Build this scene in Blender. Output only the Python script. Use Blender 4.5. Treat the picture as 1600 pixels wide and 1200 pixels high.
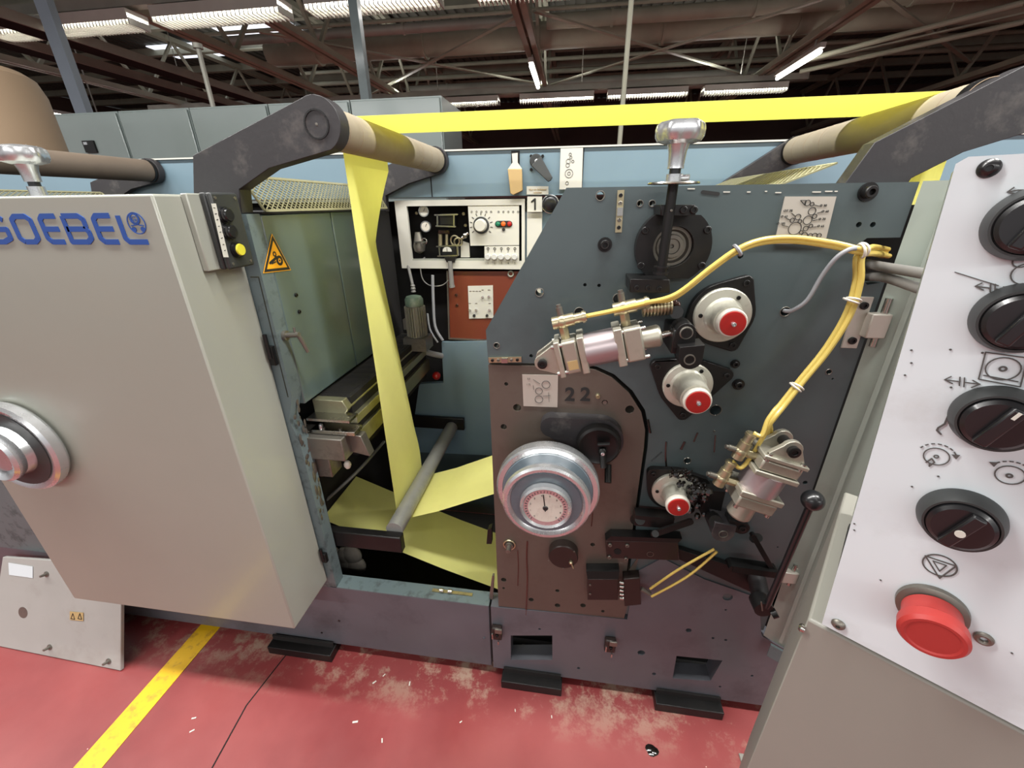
import bpy, bmesh, math, random
from math import sin, cos, pi, radians
from mathutils import Vector, Matrix
from mathutils.geometry import tessellate_polygon

random.seed(7)
for o in list(bpy.data.objects): bpy.data.objects.remove(o)
scene = bpy.context.scene
COL = scene.collection
V = Vector

# ------------------------------------------------------------------ camera, light, exposure
YAW, PIT, ROL, FPX = .1468, .4130, -.0116, 641.0
CAM = V((0, -.85, 1.44))
fw = V((-sin(YAW)*cos(PIT), cos(YAW)*cos(PIT), -sin(PIT)))
rt = V((cos(YAW), sin(YAW), 0)); up = rt.cross(fw)
rt, up = cos(ROL)*rt + sin(ROL)*up, -sin(ROL)*rt + cos(ROL)*up
cam_d = bpy.data.cameras.new('camera'); cam = bpy.data.objects.new('camera', cam_d); COL.objects.link(cam)
cam.matrix_world = Matrix(((rt.x, up.x, -fw.x, CAM.x), (rt.y, up.y, -fw.y, CAM.y), (rt.z, up.z, -fw.z, CAM.z), (0, 0, 0, 1)))
cam_d.sensor_fit = 'HORIZONTAL'; cam_d.sensor_width = 36; cam_d.lens = 36*FPX/1600
cam_d.clip_start = .01; cam_d.clip_end = 100
scene.camera = cam

world = bpy.data.worlds.new('world'); scene.world = world; world.use_nodes = True
world.node_tree.nodes['Background'].inputs[0].default_value = (.97, .98, 1.0, 1)
world.node_tree.nodes['Background'].inputs[1].default_value = .40

def area(name, loc, sx, sy, power, rot=(0, 0, 0), col=(1, .985, .95)):
    l = bpy.data.lights.new(name, 'AREA'); l.shape = 'RECTANGLE'; l.size = sx; l.size_y = sy; l.energy = power; l.color = col
    o = bpy.data.objects.new(name, l); COL.objects.link(o); o.location = loc; o.rotation_euler = rot
    return o
# ceiling light rows over the aisle the photographer stands in, same height and pitch as the rows in view
for i, x in enumerate((-5.1, -3.4, -1.7, 0.0, 1.7, 3.4, 5.1)):
    area('aisle_light', (x, -.40, 3.4), 1.35, .22, 52)
    area('aisle_light', (x, -5.1, 3.4), 1.35, .22, 30, rot=(radians(12), 0, 0))

# the rows in view: light thrown down by the louvred fittings, and uplight added to brighten the roof
for x in (-7.3, -4.0, -.8, 2.4):
    for y in (4.5, 9.25):
        area('row_light', (x, y, 3.33), 1.5, .25, 20)
        area('added_uplight', (x, y, 3.68), 1.5, .2, 9, rot=(radians(180), 0, 0))
vs = scene.view_settings
vs.view_transform = 'Standard'; vs.look = 'None'; vs.gamma = 1; vs.use_curve_mapping = False
vs.exposure = .5

# ------------------------------------------------------------------ geometry of the place: pixel -> point on a known real plane
def ray(x, y): return fw + rt*((x-800)/FPX) + up*((600-y)/FPX)
def at(x, y, Y=0.0):
    d = ray(x, y); return CAM + d*((Y-CAM.y)/d.y)
def atz(x, y, Z):
    d = ray(x, y); return CAM + d*((Z-CAM.z)/d.z)
def atx(x, y, X):
    d = ray(x, y); return CAM + d*((X-CAM.x)/d.x)
def R_at(x0, x1, y, Y): return abs(at(x1, y, Y).x - at(x0, y, Y).x)/2

# ------------------------------------------------------------------ materials
def lin(c):
    return tuple((v/12.92 if v <= .04045 else ((v+.055)/1.055)**2.4) for v in (c[0]/255, c[1]/255, c[2]/255)) + (1,)
def mat(name, rgb, rough=.5, metal=0, var=.12, vscale=6, dirt=None, dirt_amt=.0, dscale=9, bump=0, bscale=60, coat=0, spec=.5, trans=0):
    m = bpy.data.materials.new(name); m.use_nodes = True; nt = m.node_tree; N = nt.nodes; L = nt.links
    b = N['Principled BSDF']; c = lin(rgb)
    b.inputs['Roughness'].default_value = rough; b.inputs['Metallic'].default_value = metal
    b.inputs['Specular IOR Level'].default_value = spec
    if coat: b.inputs['Coat Weight'].default_value = coat; b.inputs['Coat Roughness'].default_value = .12
    tc = N.new('ShaderNodeTexCoord')
    col = None
    n = N.new('ShaderNodeTexNoise'); n.inputs['Scale'].default_value = vscale; n.inputs['Detail'].default_value = 6
    L.new(tc.outputs['Object'], n.inputs['Vector'])
    r = N.new('ShaderNodeValToRGB'); r.color_ramp.elements[0].position = .3; r.color_ramp.elements[1].position = .7
    r.color_ramp.elements[0].color = tuple(v*(1-var) for v in c[:3])+(1,); r.color_ramp.elements[1].color = tuple(min(1, v*(1+var)) for v in c[:3])+(1,)
    L.new(n.outputs['Fac'], r.inputs['Fac']); col = r.outputs['Color']
    if dirt:
        n2 = N.new('ShaderNodeTexNoise'); n2.inputs['Scale'].default_value = dscale; n2.inputs['Detail'].default_value = 9; n2.inputs['Roughness'].default_value = .65
        L.new(tc.outputs['Object'], n2.inputs['Vector'])
        r2 = N.new('ShaderNodeValToRGB'); r2.color_ramp.elements[0].position = .52; r2.color_ramp.elements[1].position = .75
        r2.color_ramp.elements[0].color = (0, 0, 0, 1); r2.color_ramp.elements[1].color = (dirt_amt,)*3+(1,)
        L.new(n2.outputs['Fac'], r2.inputs['Fac'])
        mx = N.new('ShaderNodeMixRGB'); mx.inputs['Color2'].default_value = lin(dirt)
        L.new(r2.outputs['Color'], mx.inputs['Fac']); L.new(col, mx.inputs['Color1']); col = mx.outputs['Color']
        mr = N.new('ShaderNodeMapRange'); mr.inputs['To Min'].default_value = rough; mr.inputs['To Max'].default_value = min(1, rough+.3)
        L.new(r2.outputs['Color'], mr.inputs['Value']); L.new(mr.outputs['Result'], b.inputs['Roughness'])
    L.new(col, b.inputs['Base Color'])
    if bump:
        nb = N.new('ShaderNodeTexNoise'); nb.inputs['Scale'].default_value = bscale; nb.inputs['Detail'].default_value = 4
        L.new(tc.outputs['Object'], nb.inputs['Vector'])
        bp = N.new('ShaderNodeBump'); bp.inputs['Strength'].default_value = bump; bp.inputs['Distance'].default_value = .002
        L.new(nb.outputs['Fac'], bp.inputs['Height']); L.new(bp.outputs['Normal'], b.inputs['Normal'])
    if trans:
        t = N.new('ShaderNodeBsdfTranslucent'); L.new(col, t.inputs['Color'])
        ms = N.new('ShaderNodeMixShader'); ms.inputs[0].default_value = trans
        out = N['Material Output']; L.new(b.outputs[0], ms.inputs[1]); L.new(t.outputs[0], ms.inputs[2]); L.new(ms.outputs[0], out.inputs['Surface'])
    return m
def emit(name, rgb, s):
    m = bpy.data.materials.new(name); m.use_nodes = True; N = m.node_tree.nodes
    b = N['Principled BSDF']; b.inputs['Base Color'].default_value = lin(rgb); b.inputs['Emission Color'].default_value = lin(rgb); b.inputs['Emission Strength'].default_value = s
    return m
M = dict(
 frame=mat('frame_paint', (72, 84, 86), .42, var=.07, dirt=(30, 30, 30), dirt_amt=.35, dscale=5, coat=.15),
 lower=mat('lower_frame_paint', (90, 92, 98), .38, var=.1, dirt=(40, 36, 34), dirt_amt=.5, dscale=5, coat=.1),
 brown=mat('oily_steel', (100, 92, 84), .38, metal=.35, var=.12, dirt=(60, 34, 24), dirt_amt=.45, dscale=6),
 cover=mat('cover_paint', (150, 152, 142), .36, var=.02, coat=.2, dirt=(140, 132, 118), dirt_amt=.2, dscale=3),
 side=mat('panel_green_grey', (84, 99, 98), .3, var=.05, coat=.3, dirt=(50, 55, 52), dirt_amt=.25, dscale=4),
 strip=mat('edge_paint', (96, 110, 112), .45, var=.06, dirt=(36, 34, 32), dirt_amt=.85, dscale=22),
 hood=mat('hood_blue_grey', (112, 134, 146), .35, var=.03, coat=.2),
 cab=mat('cabinet_grey', (116, 126, 124), .28, var=.05, coat=.3, vscale=3),
 door=mat('door_grey_green', (148, 157, 148), .35, var=.04, coat=.2, dirt=(110, 110, 98), dirt_amt=.35, dscale=4),
 black=mat('black_oxide', (26, 25, 25), .38, metal=.3, var=.2, dirt=(52, 44, 40), dirt_amt=.25, dscale=20),
 arm=mat('arm_casting', (46, 44, 46), .5, var=.1, dirt=(126, 120, 114), dirt_amt=.7, dscale=8, bump=.15, bscale=90),
 plastic=mat('black_plastic', (26, 26, 28), .3, var=.1, coat=.3),
 bplast=mat('black_box_plastic', (48, 50, 50), .45, var=.08),
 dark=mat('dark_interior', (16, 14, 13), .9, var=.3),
 steel=mat('bright_steel', (190, 188, 182), .25, metal=1, var=.08, dirt=(90, 80, 68), dirt_amt=.25, dscale=25),
 cast=mat('cast_aluminium', (178, 174, 160), .42, metal=.7, var=.1, dirt=(100, 90, 72), dirt_amt=.3, dscale=30, bump=.1, bscale=200),
 lilac=mat('cylinder_tube_metal', (176, 164, 166), .36, metal=.7, var=.04),
 chrome=mat('polished_aluminium', (206, 208, 210), .27, metal=.85, var=.06, dirt=(160, 160, 158), dirt_amt=.2, dscale=14),
 whalum=mat('cream_flange', (196, 194, 180), .35, metal=.35, var=.06, dirt=(90, 70, 52), dirt_amt=.45, dscale=25),
 wheel=mat('wheel_grey', (88, 100, 108), .3, var=.04, coat=.3, dirt=(120, 126, 130), dirt_amt=.3, dscale=30),
 brass=mat('pale_brass', (186, 176, 144), .33, metal=.85, var=.15, dirt=(80, 62, 40), dirt_amt=.4, dscale=40),
 dull=mat('dull_steel', (128, 124, 116), .4, metal=.75, var=.15, dirt=(60, 50, 44), dirt_amt=.5, dscale=25),
 beam=mat('oiled_steel_bar', (156, 154, 128), .3, metal=.75, var=.1, dirt=(60, 50, 40), dirt_amt=.3, dscale=12),
 idler=mat('idler_grey', (150, 150, 146), .5, metal=.35, var=.08, dirt=(80, 80, 78), dirt_amt=.3, dscale=12),
 red=mat('red_cap', (166, 24, 22), .3, var=.1, coat=.4, dirt=(110, 16, 14), dirt_amt=.5, dscale=60),
 rim=mat('white_plastic_rim', (214, 208, 196), .4, var=.05, dirt=(120, 80, 66), dirt_amt=.35, dscale=50),
 estop=mat('emergency_red', (172, 54, 50), .42, var=.06, dirt=(150, 40, 36), dirt_amt=.4, dscale=30),
 white=mat('white_panel', (208, 216, 220), .45, var=.02, dirt=(160, 156, 150), dirt_amt=.35, dscale=12, spec=.3),
 tan=mat('console_box_paint', (136, 134, 126), .45, var=.02),
 sign=mat('sign_plate', (186, 180, 170), .4, metal=.3, var=.03),
 signw=mat('white_plate', (200, 198, 188), .5, var=.03),
 ink=mat('black_ink', (30, 30, 30), .6, var=.1),
 inkg=mat('grey_ink', (84, 82, 80), .6, var=.1),
 blue=mat('blue_lettering', (28, 72, 150), .4, var=.03, coat=.2),
 yel=mat('warning_yellow', (240, 170, 30), .45, var=.02),
 hose=mat('yellow_hose', (232, 208, 112), .35, var=.06, trans=.25, coat=.3),
 ghose=mat('grey_hose', (150, 152, 156), .45, var=.05),
 cable=mat('grey_cable', (120, 118, 114), .5, var=.06),
 paper=mat('yellow_paper', (254, 252, 176), .8, var=.012, vscale=30, spec=.1, trans=.5),
 kraft=mat('paper_roller', (158, 147, 126), .7, var=.06, dirt=(120, 104, 80), dirt_amt=.3, dscale=10),
 tube_d=mat('brown_roller', (104, 92, 80), .55, var=.06, dirt=(60, 50, 42), dirt_amt=.3, dscale=10),
 mesh=mat('guard_mesh_metal', (160, 156, 122), .4, metal=.3, var=.1),
 grease=mat('black_grease', (20, 14, 10), .14, var=.4, coat=.8),
 dbrown=mat('dark_oily_steel', (50, 41, 38), .34, metal=.3, var=.2),
 rust=mat('oil_stain', (58, 32, 24), .2, var=.3, coat=.5),
 brownp=mat('brown_panel', (112, 52, 34), .35, var=.04, coat=.2),
 motor=mat('motor_green', (92, 112, 96), .45, var=.1, dirt=(180, 176, 160), dirt_amt=.6, dscale=16),
 motorg=mat('motor_grey', (140, 138, 124), .5, metal=.3, var=.1, dirt=(60, 54, 48), dirt_amt=.5, dscale=20),
 roof=mat('roof_brown', (84, 84, 76), .7, var=.2, vscale=1.2),
 roofbeam=mat('roof_steel', (162, 162, 144), .55, var=.12, vscale=3),
 duct=mat('duct_metal', (158, 156, 146), .5, metal=.2, var=.12, vscale=3),
 wallm=mat('hall_wall', (88, 72, 66), .8, var=.15, vscale=.6),
 post=mat('post_blue_grey', (110, 120, 130), .4, var=.05),
 fixture=mat('fixture_white', (190, 186, 178), .5, var=.04),
 roll=mat('kraft_roll', (150, 128, 104), .75, var=.05, vscale=2),
 tape=mat('paper_tag', (180, 152, 104), .6, var=.08),
 green=mat('green_lens', (20, 110, 80), .25, coat=.4), orange=mat('orange_lens', (232, 104, 40), .25, coat=.4),
 ybtn=mat('yellow_button', (214, 206, 60), .35, coat=.3),
 glassy=mat('clear_knob', (200, 200, 196), .1, var=.1, coat=.6),
 sheet=mat('floor_board_grey', (160, 158, 154), .5, var=.05, dirt=(110, 90, 70), dirt_amt=.4, dscale=4),
 rag=mat('grey_rag', (66, 62, 56), .9, var=.3, bump=.6, bscale=40),
 tubelamp=emit('fluorescent_tube', (255, 252, 244), 12.0),
 louvre=mat('louvre_metal', (225, 225, 220), .3, metal=.5, var=.03),
 sky=emit('daylight_pane', (225, 230, 240), .9),
)
# expanded-metal holes are real geometry (see lattice); floor material
def floor_mat():
    m = bpy.data.materials.new('red_floor_paint'); m.use_nodes = True; nt = m.node_tree; N = nt.nodes; L = nt.links
    b = N['Principled BSDF']; tc0 = N.new('ShaderNodeTexCoord'); mp = N.new('ShaderNodeMapping'); mp.inputs['Location'].default_value = (-3, 5, 0); L.new(tc0.outputs['Object'], mp.inputs['Vector'])
    class tc: outputs = {'Object': mp.outputs['Vector']}
    def noise(s, d=6, ro=.6):
        n = N.new('ShaderNodeTexNoise'); n.inputs['Scale'].default_value = s; n.inputs['Detail'].default_value = d; n.inputs['Roughness'].default_value = ro
        L.new(tc.outputs['Object'], n.inputs['Vector']); return n.outputs['Fac']
    def ramp(f, a, c, ca, cb):
        r = N.new('ShaderNodeValToRGB'); r.color_ramp.elements[0].position = a; r.color_ramp.elements[1].position = c
        r.color_ramp.elements[0].color = ca; r.color_ramp.elements[1].color = cb; L.new(f, r.inputs['Fac']); return r.outputs['Color']
    def mix(f, a, c, bc=None):
        x = N.new('ShaderNodeMixRGB'); L.new(f, x.inputs['Fac']); L.new(a, x.inputs['Color1'])
        if bc: x.inputs['Color2'].default_value = bc
        else: L.new(c, x.inputs['Color2'])
        return x.outputs['Color']
    K, W = (0, 0, 0, 1), (1, 1, 1, 1)
    base = ramp(noise(2.2), .35, .7, lin((122, 48, 49)), lin((146, 68, 67)))
    base = mix(ramp(noise(9, 8, .7), .6, .78, K, (.35, .35, .35, 1)), base, None, lin((110, 46, 44)))
    base = mix(ramp(noise(1.1, 3), .45, .7, K, (.3, .3, .3, 1)), base, None, lin((152, 92, 88)))
    # worn strip where the paint has come off along the machine plinth (y about -.1 .. 0)
    sp = N.new('ShaderNodeSeparateXYZ'); L.new(tc.outputs['Object'], sp.inputs[0])
    mr = N.new('ShaderNodeMapRange'); mr.inputs['From Min'].default_value = -.17; mr.inputs['From Max'].default_value = -.03
    L.new(sp.outputs['Y'], mr.inputs['Value'])
    mu = N.new('ShaderNodeMath'); mu.operation = 'MULTIPLY'; L.new(mr.outputs[0], mu.inputs[0]); L.new(ramp(noise(9, 9, .75), .51, .62, K, (.7, .7, .7, 1)), mu.inputs[1])
    base = mix(mu.outputs[0], base, None, lin((172, 152, 132)))
    # scattered white paint chips
    vo = N.new('ShaderNodeTexVoronoi'); vo.inputs['Scale'].default_value = 13; L.new(tc.outputs['Object'], vo.inputs['Vector'])
    vo.feature = 'F1'
    sc = N.new('ShaderNodeSeparateColor'); L.new(vo.outputs['Color'], sc.inputs[0])
    gt = N.new('ShaderNodeMath'); gt.operation = 'GREATER_THAN'; gt.inputs[1].default_value = .62; L.new(sc.outputs[0], gt.inputs[0])
    lt = N.new('ShaderNodeMath'); lt.operation = 'LESS_THAN'; lt.inputs[1].default_value = .035; L.new(vo.outputs['Distance'], lt.inputs[0])
    mm = N.new('ShaderNodeMath'); mm.operation = 'MULTIPLY'; L.new(gt.outputs[0], mm.inputs[0]); L.new(lt.outputs[0], mm.inputs[1])
    base = mix(mm.outputs[0], base, None, lin((228, 200, 184)))
    L.new(base, b.inputs['Base Color'])
    rr = N.new('ShaderNodeMapRange'); rr.inputs['To Min'].default_value = .22; rr.inputs['To Max'].default_value = .55; L.new(noise(5), rr.inputs['Value']); L.new(rr.outputs[0], b.inputs['Roughness'])
    bp = N.new('ShaderNodeBump'); bp.inputs['Strength'].default_value = .12; L.new(noise(24), bp.inputs['Height']); L.new(bp.outputs[0], b.inputs['Normal'])
    return m
M['floor'] = floor_mat()

# ------------------------------------------------------------------ mesh helpers
def basis(axis):
    a = V(axis).normalized()
    h = V((0, 0, 1)) if abs(a.z) < .9 else V((1, 0, 0))
    u = h.cross(a).normalized(); v = a.cross(u)
    return a, u, v
class MB:
    def __init__(s): s.bm = bmesh.new()
    def face(s, vs):
        try: return s.bm.faces.new(vs)
        except ValueError: return None
    def obox(s, c, ax, hs):
        c = V(c); X, Y, Z = [V(a).normalized()*h for a, h in zip(ax, hs)]
        v = [s.bm.verts.new(c + i*X + j*Y + k*Z) for i in (-1, 1) for j in (-1, 1) for k in (-1, 1)]
        for f in ((0, 1, 3, 2), (4, 6, 7, 5), (0, 4, 5, 1), (2, 3, 7, 6), (0, 2, 6, 4), (1, 5, 7, 3)): s.face([v[i] for i in f])
        return s
    def box(s, x0, x1, y0, y1, z0, z1):
        return s.obox(((x0+x1)/2, (y0+y1)/2, (z0+z1)/2), ((1, 0, 0), (0, 1, 0), (0, 0, 1)), ((x1-x0)/2, (y1-y0)/2, (z1-z0)/2))
    def lathe(s, o, axis, prof, n=28):
        a, u, v = basis(axis); o = V(o); prev = None
        for (t, r) in prof:
            if r <= 1e-6: ring = [s.bm.verts.new(o + a*t)]
            else: ring = [s.bm.verts.new(o + a*t + (u*cos(2*pi*i/n) + v*sin(2*pi*i/n))*r) for i in range(n)]
            if prev:
                for i in range(n):
                    j = (i+1) % n
                    if len(prev) == 1 and len(ring) > 1: s.face([prev[0], ring[i], ring[j]])
                    elif len(ring) == 1 and len(prev) > 1: s.face([prev[j], prev[i], ring[0]])
                    elif len(ring) > 1: s.face([prev[i], ring[i], ring[j], prev[j]])
            prev = ring
        return s
    def cyl(s, a, b, r, r2=None, n=24):
        a = V(a); b = V(b); L = (b-a).length; r2 = r if r2 is None else r2
        return s.lathe(a, b-a, [(0, 0), (0, r), (L, r2), (L, 0)], n)
    def ycyl(s, x, z, y0, y1, r, n=28): return s.cyl((x, y0, z), (x, y1, z), r, n=n)
    def prism(s, pts, ext, holes=()):
        # closed outline in 3-D, extruded by a vector, with through holes
        loops = [[V(p) for p in pts]] + [[V(p) for p in h] for h in holes]
        ext = V(ext)
        flat = [p for l in loops for p in l]
        A = [s.bm.verts.new(p) for p in flat]; B = [s.bm.verts.new(p+ext) for p in flat]
        if holes:
            for S in (A, B):
                es = []; k = 0
                for l in loops:
                    n = len(l)
                    for i in range(n): es.append(s.bm.edges.new((S[k+i], S[k+(i+1) % n])))
                    k += n
                bmesh.ops.triangle_fill(s.bm, use_beauty=False, use_dissolve=False, edges=es, normal=ext.normalized())
        else:
            for t in tessellate_polygon([[p*100 for p in l] for l in loops]): s.face([A[i] for i in t]); s.face([B[i] for i in reversed(t)])
        k = 0
        for l in loops:
            n = len(l)
            for i in range(n):
                j = (i+1) % n; s.face([A[k+i], A[k+j], B[k+j], B[k+i]])
            k += n
        return s
    def tube(s, pts, r, n=8, smooth=True, sub=6, r_end=None):
        pts = [V(p) for p in pts]
        if smooth and len(pts) > 2: pts = catmull(pts, sub)
        prev = None; ref = None; m = len(pts)
        for i, p in enumerate(pts):
            t = (pts[min(i+1, m-1)] - pts[max(i-1, 0)]).normalized()
            if ref is None: _, ref, _ = basis(t)
            u = (ref - t*ref.dot(t)).normalized(); w = t.cross(u); ref = u
            rr = r if r_end is None else r + (r_end-r)*i/(m-1)
            ring = [s.bm.verts.new(p + (u*cos(2*pi*k/n) + w*sin(2*pi*k/n))*rr) for k in range(n)]
            if prev:
                for k in range(n):
                    j = (k+1) % n; s.face([prev[k], ring[k], ring[j], prev[j]])
            else: s.face(list(reversed(ring)))
            prev = ring
        s.face(prev); return s
    def torus(s, o, axis, R, r, n=32, m=8):
        a, u, v = basis(axis); o = V(o); rings = []
        for i in range(n):
            d = u*cos(2*pi*i/n) + v*sin(2*pi*i/n)
            rings.append([s.bm.verts.new(o + d*(R + r*cos(2*pi*k/m)) + a*r*sin(2*pi*k/m)) for k in range(m)])
        for i in range(n):
            A, B = rings[i], rings[(i+1) % n]
            for k in range(m): s.face([A[k], B[k], B[(k+1) % m], A[(k+1) % m]])
        return s
    def sphere(s, c, r, n=16, sq=(1, 1, 1)):
        c = V(c); prev = None; m = n//2
        for i in range(m+1):
            th = pi*i/m
            if i in (0, m): ring = [s.bm.verts.new(c + V((0, 0, r*cos(th)*sq[2])))]
            else: ring = [s.bm.verts.new(c + V((r*sin(th)*cos(2*pi*k/n)*sq[0], r*sin(th)*sin(2*pi*k/n)*sq[1], r*cos(th)*sq[2]))) for k in range(n)]
            if prev:
                for k in range(n):
                    j = (k+1) % n
                    if len(prev) == 1: s.face([prev[0], ring[k], ring[j]])
                    elif len(ring) == 1: s.face([prev[j], prev[k], ring[0]])
                    else: s.face([prev[k], ring[k], ring[j], prev[j]])
            prev = ring
        return s
    def build(s, name, m, parent=None, label=None, bevel=0, kind=None):
        bm = s.bm; bmesh.ops.recalc_face_normals(bm, faces=bm.faces)
        co = [v.co for v in bm.verts]
        lo = V([min(c[i] for c in co) for i in range(3)]); hi = V([max(c[i] for c in co) for i in range(3)])
        org = (lo+hi)/2; org.z = lo.z
        me = bpy.data.meshes.new(name); bmesh.ops.translate(bm, verts=bm.verts, vec=-org); bm.to_mesh(me); bm.free()
        me.shade_smooth(); me.set_sharp_from_angle(angle=radians(32))
        me.materials.append(M[m] if isinstance(m, str) else m)
        o = link(name, me, org, parent)
        if label: o['label'] = label
        if kind: o['kind'] = kind
        if bevel:
            b = o.modifiers.new('bevel', 'BEVEL'); b.width = bevel; b.segments = 2; b.limit_method = 'ANGLE'; b.angle_limit = radians(40)
        return o
WORLD = {}
def link(name, data, org, parent=None):
    o = bpy.data.objects.new(name, data); COL.objects.link(o); o.location = org; WORLD[o.name] = V(org)
    if parent is not None:
        o.parent = parent; o.matrix_parent_inverse = Matrix.Translation(-WORLD[parent.name])
    return o
def catmull(p, sub):
    out = []; n = len(p)
    for i in range(n-1):
        a, b, c, d = p[max(i-1, 0)], p[i], p[i+1], p[min(i+2, n-1)]
        for k in range(sub):
            t = k/sub
            out.append(.5*((2*b) + (c-a)*t + (2*a-5*b+4*c-d)*t*t + (3*b-a-3*c+d)*t**3))
    out.append(p[-1]); return out
def circ(x, z, r, Y, n=20): return [V((x + r*cos(2*pi*i/n), Y, z + r*sin(2*pi*i/n))) for i in range(n)]
def tag(o, label, cat, group=None, kind=None):
    o['label'] = label; o['category'] = cat
    if group: o['group'] = group
    if kind: o['kind'] = kind
    return o
def thing(name, label, cat, loc, group=None):
    return tag(link(name, None, V(loc)), label, cat, group)
def struct(o): o['kind'] = 'structure'; return o
def writing(s, o, right, upv, size, m, name, parent, thick=.0006, align='CENTER', bold=0):
    c = bpy.data.curves.new('t', 'FONT'); c.body = s; c.size = size; c.align_x = align; c.extrude = thick/2; c.offset = bold
    t = bpy.data.objects.new('t', c); me = bpy.data.meshes.new_from_object(t); bpy.data.objects.remove(t)
    r = V(right).normalized(); u = V(upv).normalized(); n = r.cross(u); o = V(o)
    for v in me.vertices: v.co = r*v.co.x + u*v.co.y + n*v.co.z
    me.materials.clear(); me.materials.append(M[m]); me.name = name
    return link(name, me, o, parent)
XR, ZU = V((1, 0, 0)), V((0, 0, 1))
# socket-head screw meshes shared between copies
_b = {}
def bolt(p, r, parent, m='black', h=None, name='bolt', axis=(0, -1, 0)):
    h = h or r*.9; key = (round(r, 4), m, round(h, 4), name, tuple(axis))
    if key not in _b:
        b = MB(); b.lathe((0, 0, 0), axis, [(0, 0), (0, r), (h*.85, r), (h, r*.86), (h, r*.5), (h*.45, r*.45), (h*.45, 0)], 18)
        bmesh.ops.recalc_face_normals(b.bm, faces=b.bm.faces)
        me = bpy.data.meshes.new(name); b.bm.to_mesh(me); b.bm.free(); me.shade_smooth(); me.set_sharp_from_angle(angle=radians(32)); me.materials.append(M[m]); _b[key] = me
    return link(name, _b[key], V(p), parent)

def line(mb, pts, w, nrm, th=.0006, joint=True):
    pts = [V(p) for p in pts]; n = V(nrm).normalized()
    for k, (a, b) in enumerate(zip(pts, pts[1:])):
        d = b-a
        if d.length < 1e-7: continue
        f = 1+.09*(len(mb.bm.verts)//8 % 5)
        mb.obox((a+b)/2, (d, n, d.cross(n)), (d.length/2, th/2*f, w/2))
    if joint:
        for p in pts[1:-1] if joint == 2 else pts: mb.lathe(p - n*th/2*.9, n, [(0, 0), (0, w/2), (th*.9, w/2), (th*.9, 0)], 12)
    return mb
def ring(mb, c, nrm, R, w, th=.0006, n=24):
    a, u, v = basis(nrm)
    return line(mb, [V(c)+(u*cos(2*pi*i/n)+v*sin(2*pi*i/n))*R for i in range(n+1)], w, nrm, th, False)
def arc(c, u, v, R, a0, a1, n=12): return [V(c)+(V(u)*cos(radians(a0+(a1-a0)*i/n))+V(v)*sin(radians(a0+(a1-a0)*i/n)))*R for i in range(n+1)]
def F(pts, Y=0.0): return [at(x, y, Y) for x, y in pts]

# ================================================================== THE HALL
struct(MB().box(-18, 12, -8, 18, -.05, 0).build('floor', 'floor'))
t = MB().box(-1.325, -1.245, -3.2, 2.2, 0.0004, .0016).build('floor_line', mat('line_yellow', (226, 178, 30), .4, var=.08, dirt=(120, 70, 50), dirt_amt=.8, dscale=28))
tag(t, 'yellow painted line on the red floor running under the machine', 'floor marking')
t = MB(); line(t, [(-.93, -.02, .0006), (-.955, -.2, .0006), (-.925, -.45, .0006), (-.96, -.8, .0006), (-.95, -1.4, .0006)], .004, (0, 0, 1), .0006)
tag(t.build('floor_crack', 'dark'), 'thin dark joint crossing the red floor beside the yellow line', 'floor joint')
t = MB()
for k in range(7): t.sphere((.292+random.uniform(-.012, .012), -.145+random.uniform(-.01, .01), .001), random.uniform(.006, .012), 10, (1.3, 1, .35))
tag(t.build('oil_blob', 'grease'), 'dark wet oil blob dropped on the red floor before the machine', 'oil drop')
# paper slivers and chips lying on the floor
for (x, y, s) in ((555, 1128, 1), (597, 1157, .7), (640, 1068, .8), (585, 1066, .8), (720, 1128, .5), (805, 1110, .5), (862, 1120, .5), (600, 1055, .6), (303, 1122, .8), (300, 1142, .8)):
    p = atz(x, y, .001); a = random.uniform(0, 6)
    tt = MB().obox(p, ((cos(a), sin(a), 0), (-sin(a), cos(a), 0), (0, 0, 1)), (.008*s, .0025*s, .0006)).build('paper_sliver', 'signw')
    tag(tt, 'tiny white paper sliver lying on the red floor', 'paper scrap', 'paper slivers on the floor')

ROOF = 5.0
rb = MB()
for i in range(150):
    x = -17.5 + i*.2
    rb.box(x, x+.1, -6, 18, ROOF, ROOF+.04)
rb.box(-18, 12, -6, 18, ROOF+.04, ROOF+.08)
struct(rb.build('ceiling', 'roof'))
struct(MB().box(-18, 12, 17.6, 17.8, 0, ROOF).build('wall_back', 'wallm'))
struct(MB().box(-18, -17.8, -6, 17.6, 0, ROOF).build('wall_left', 'wallm'))
struct(MB().box(11.8, 12, -6, 17.6, 0, ROOF).build('wall_right', 'wallm'))
# skylight panes let into the roof at the left
for i, (x, y) in enumerate(((-9.2, 6.0), (-9.2, 8.2), (-11.6, 8.0), (-7.0, 9.6), (-9.4, 10.4))):
    o = MB().box(x-.9, x+.9, y-.45, y+.45, ROOF-.04, ROOF-.02).build('window_%d' % (i+1), 'sky'); struct(o)

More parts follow.
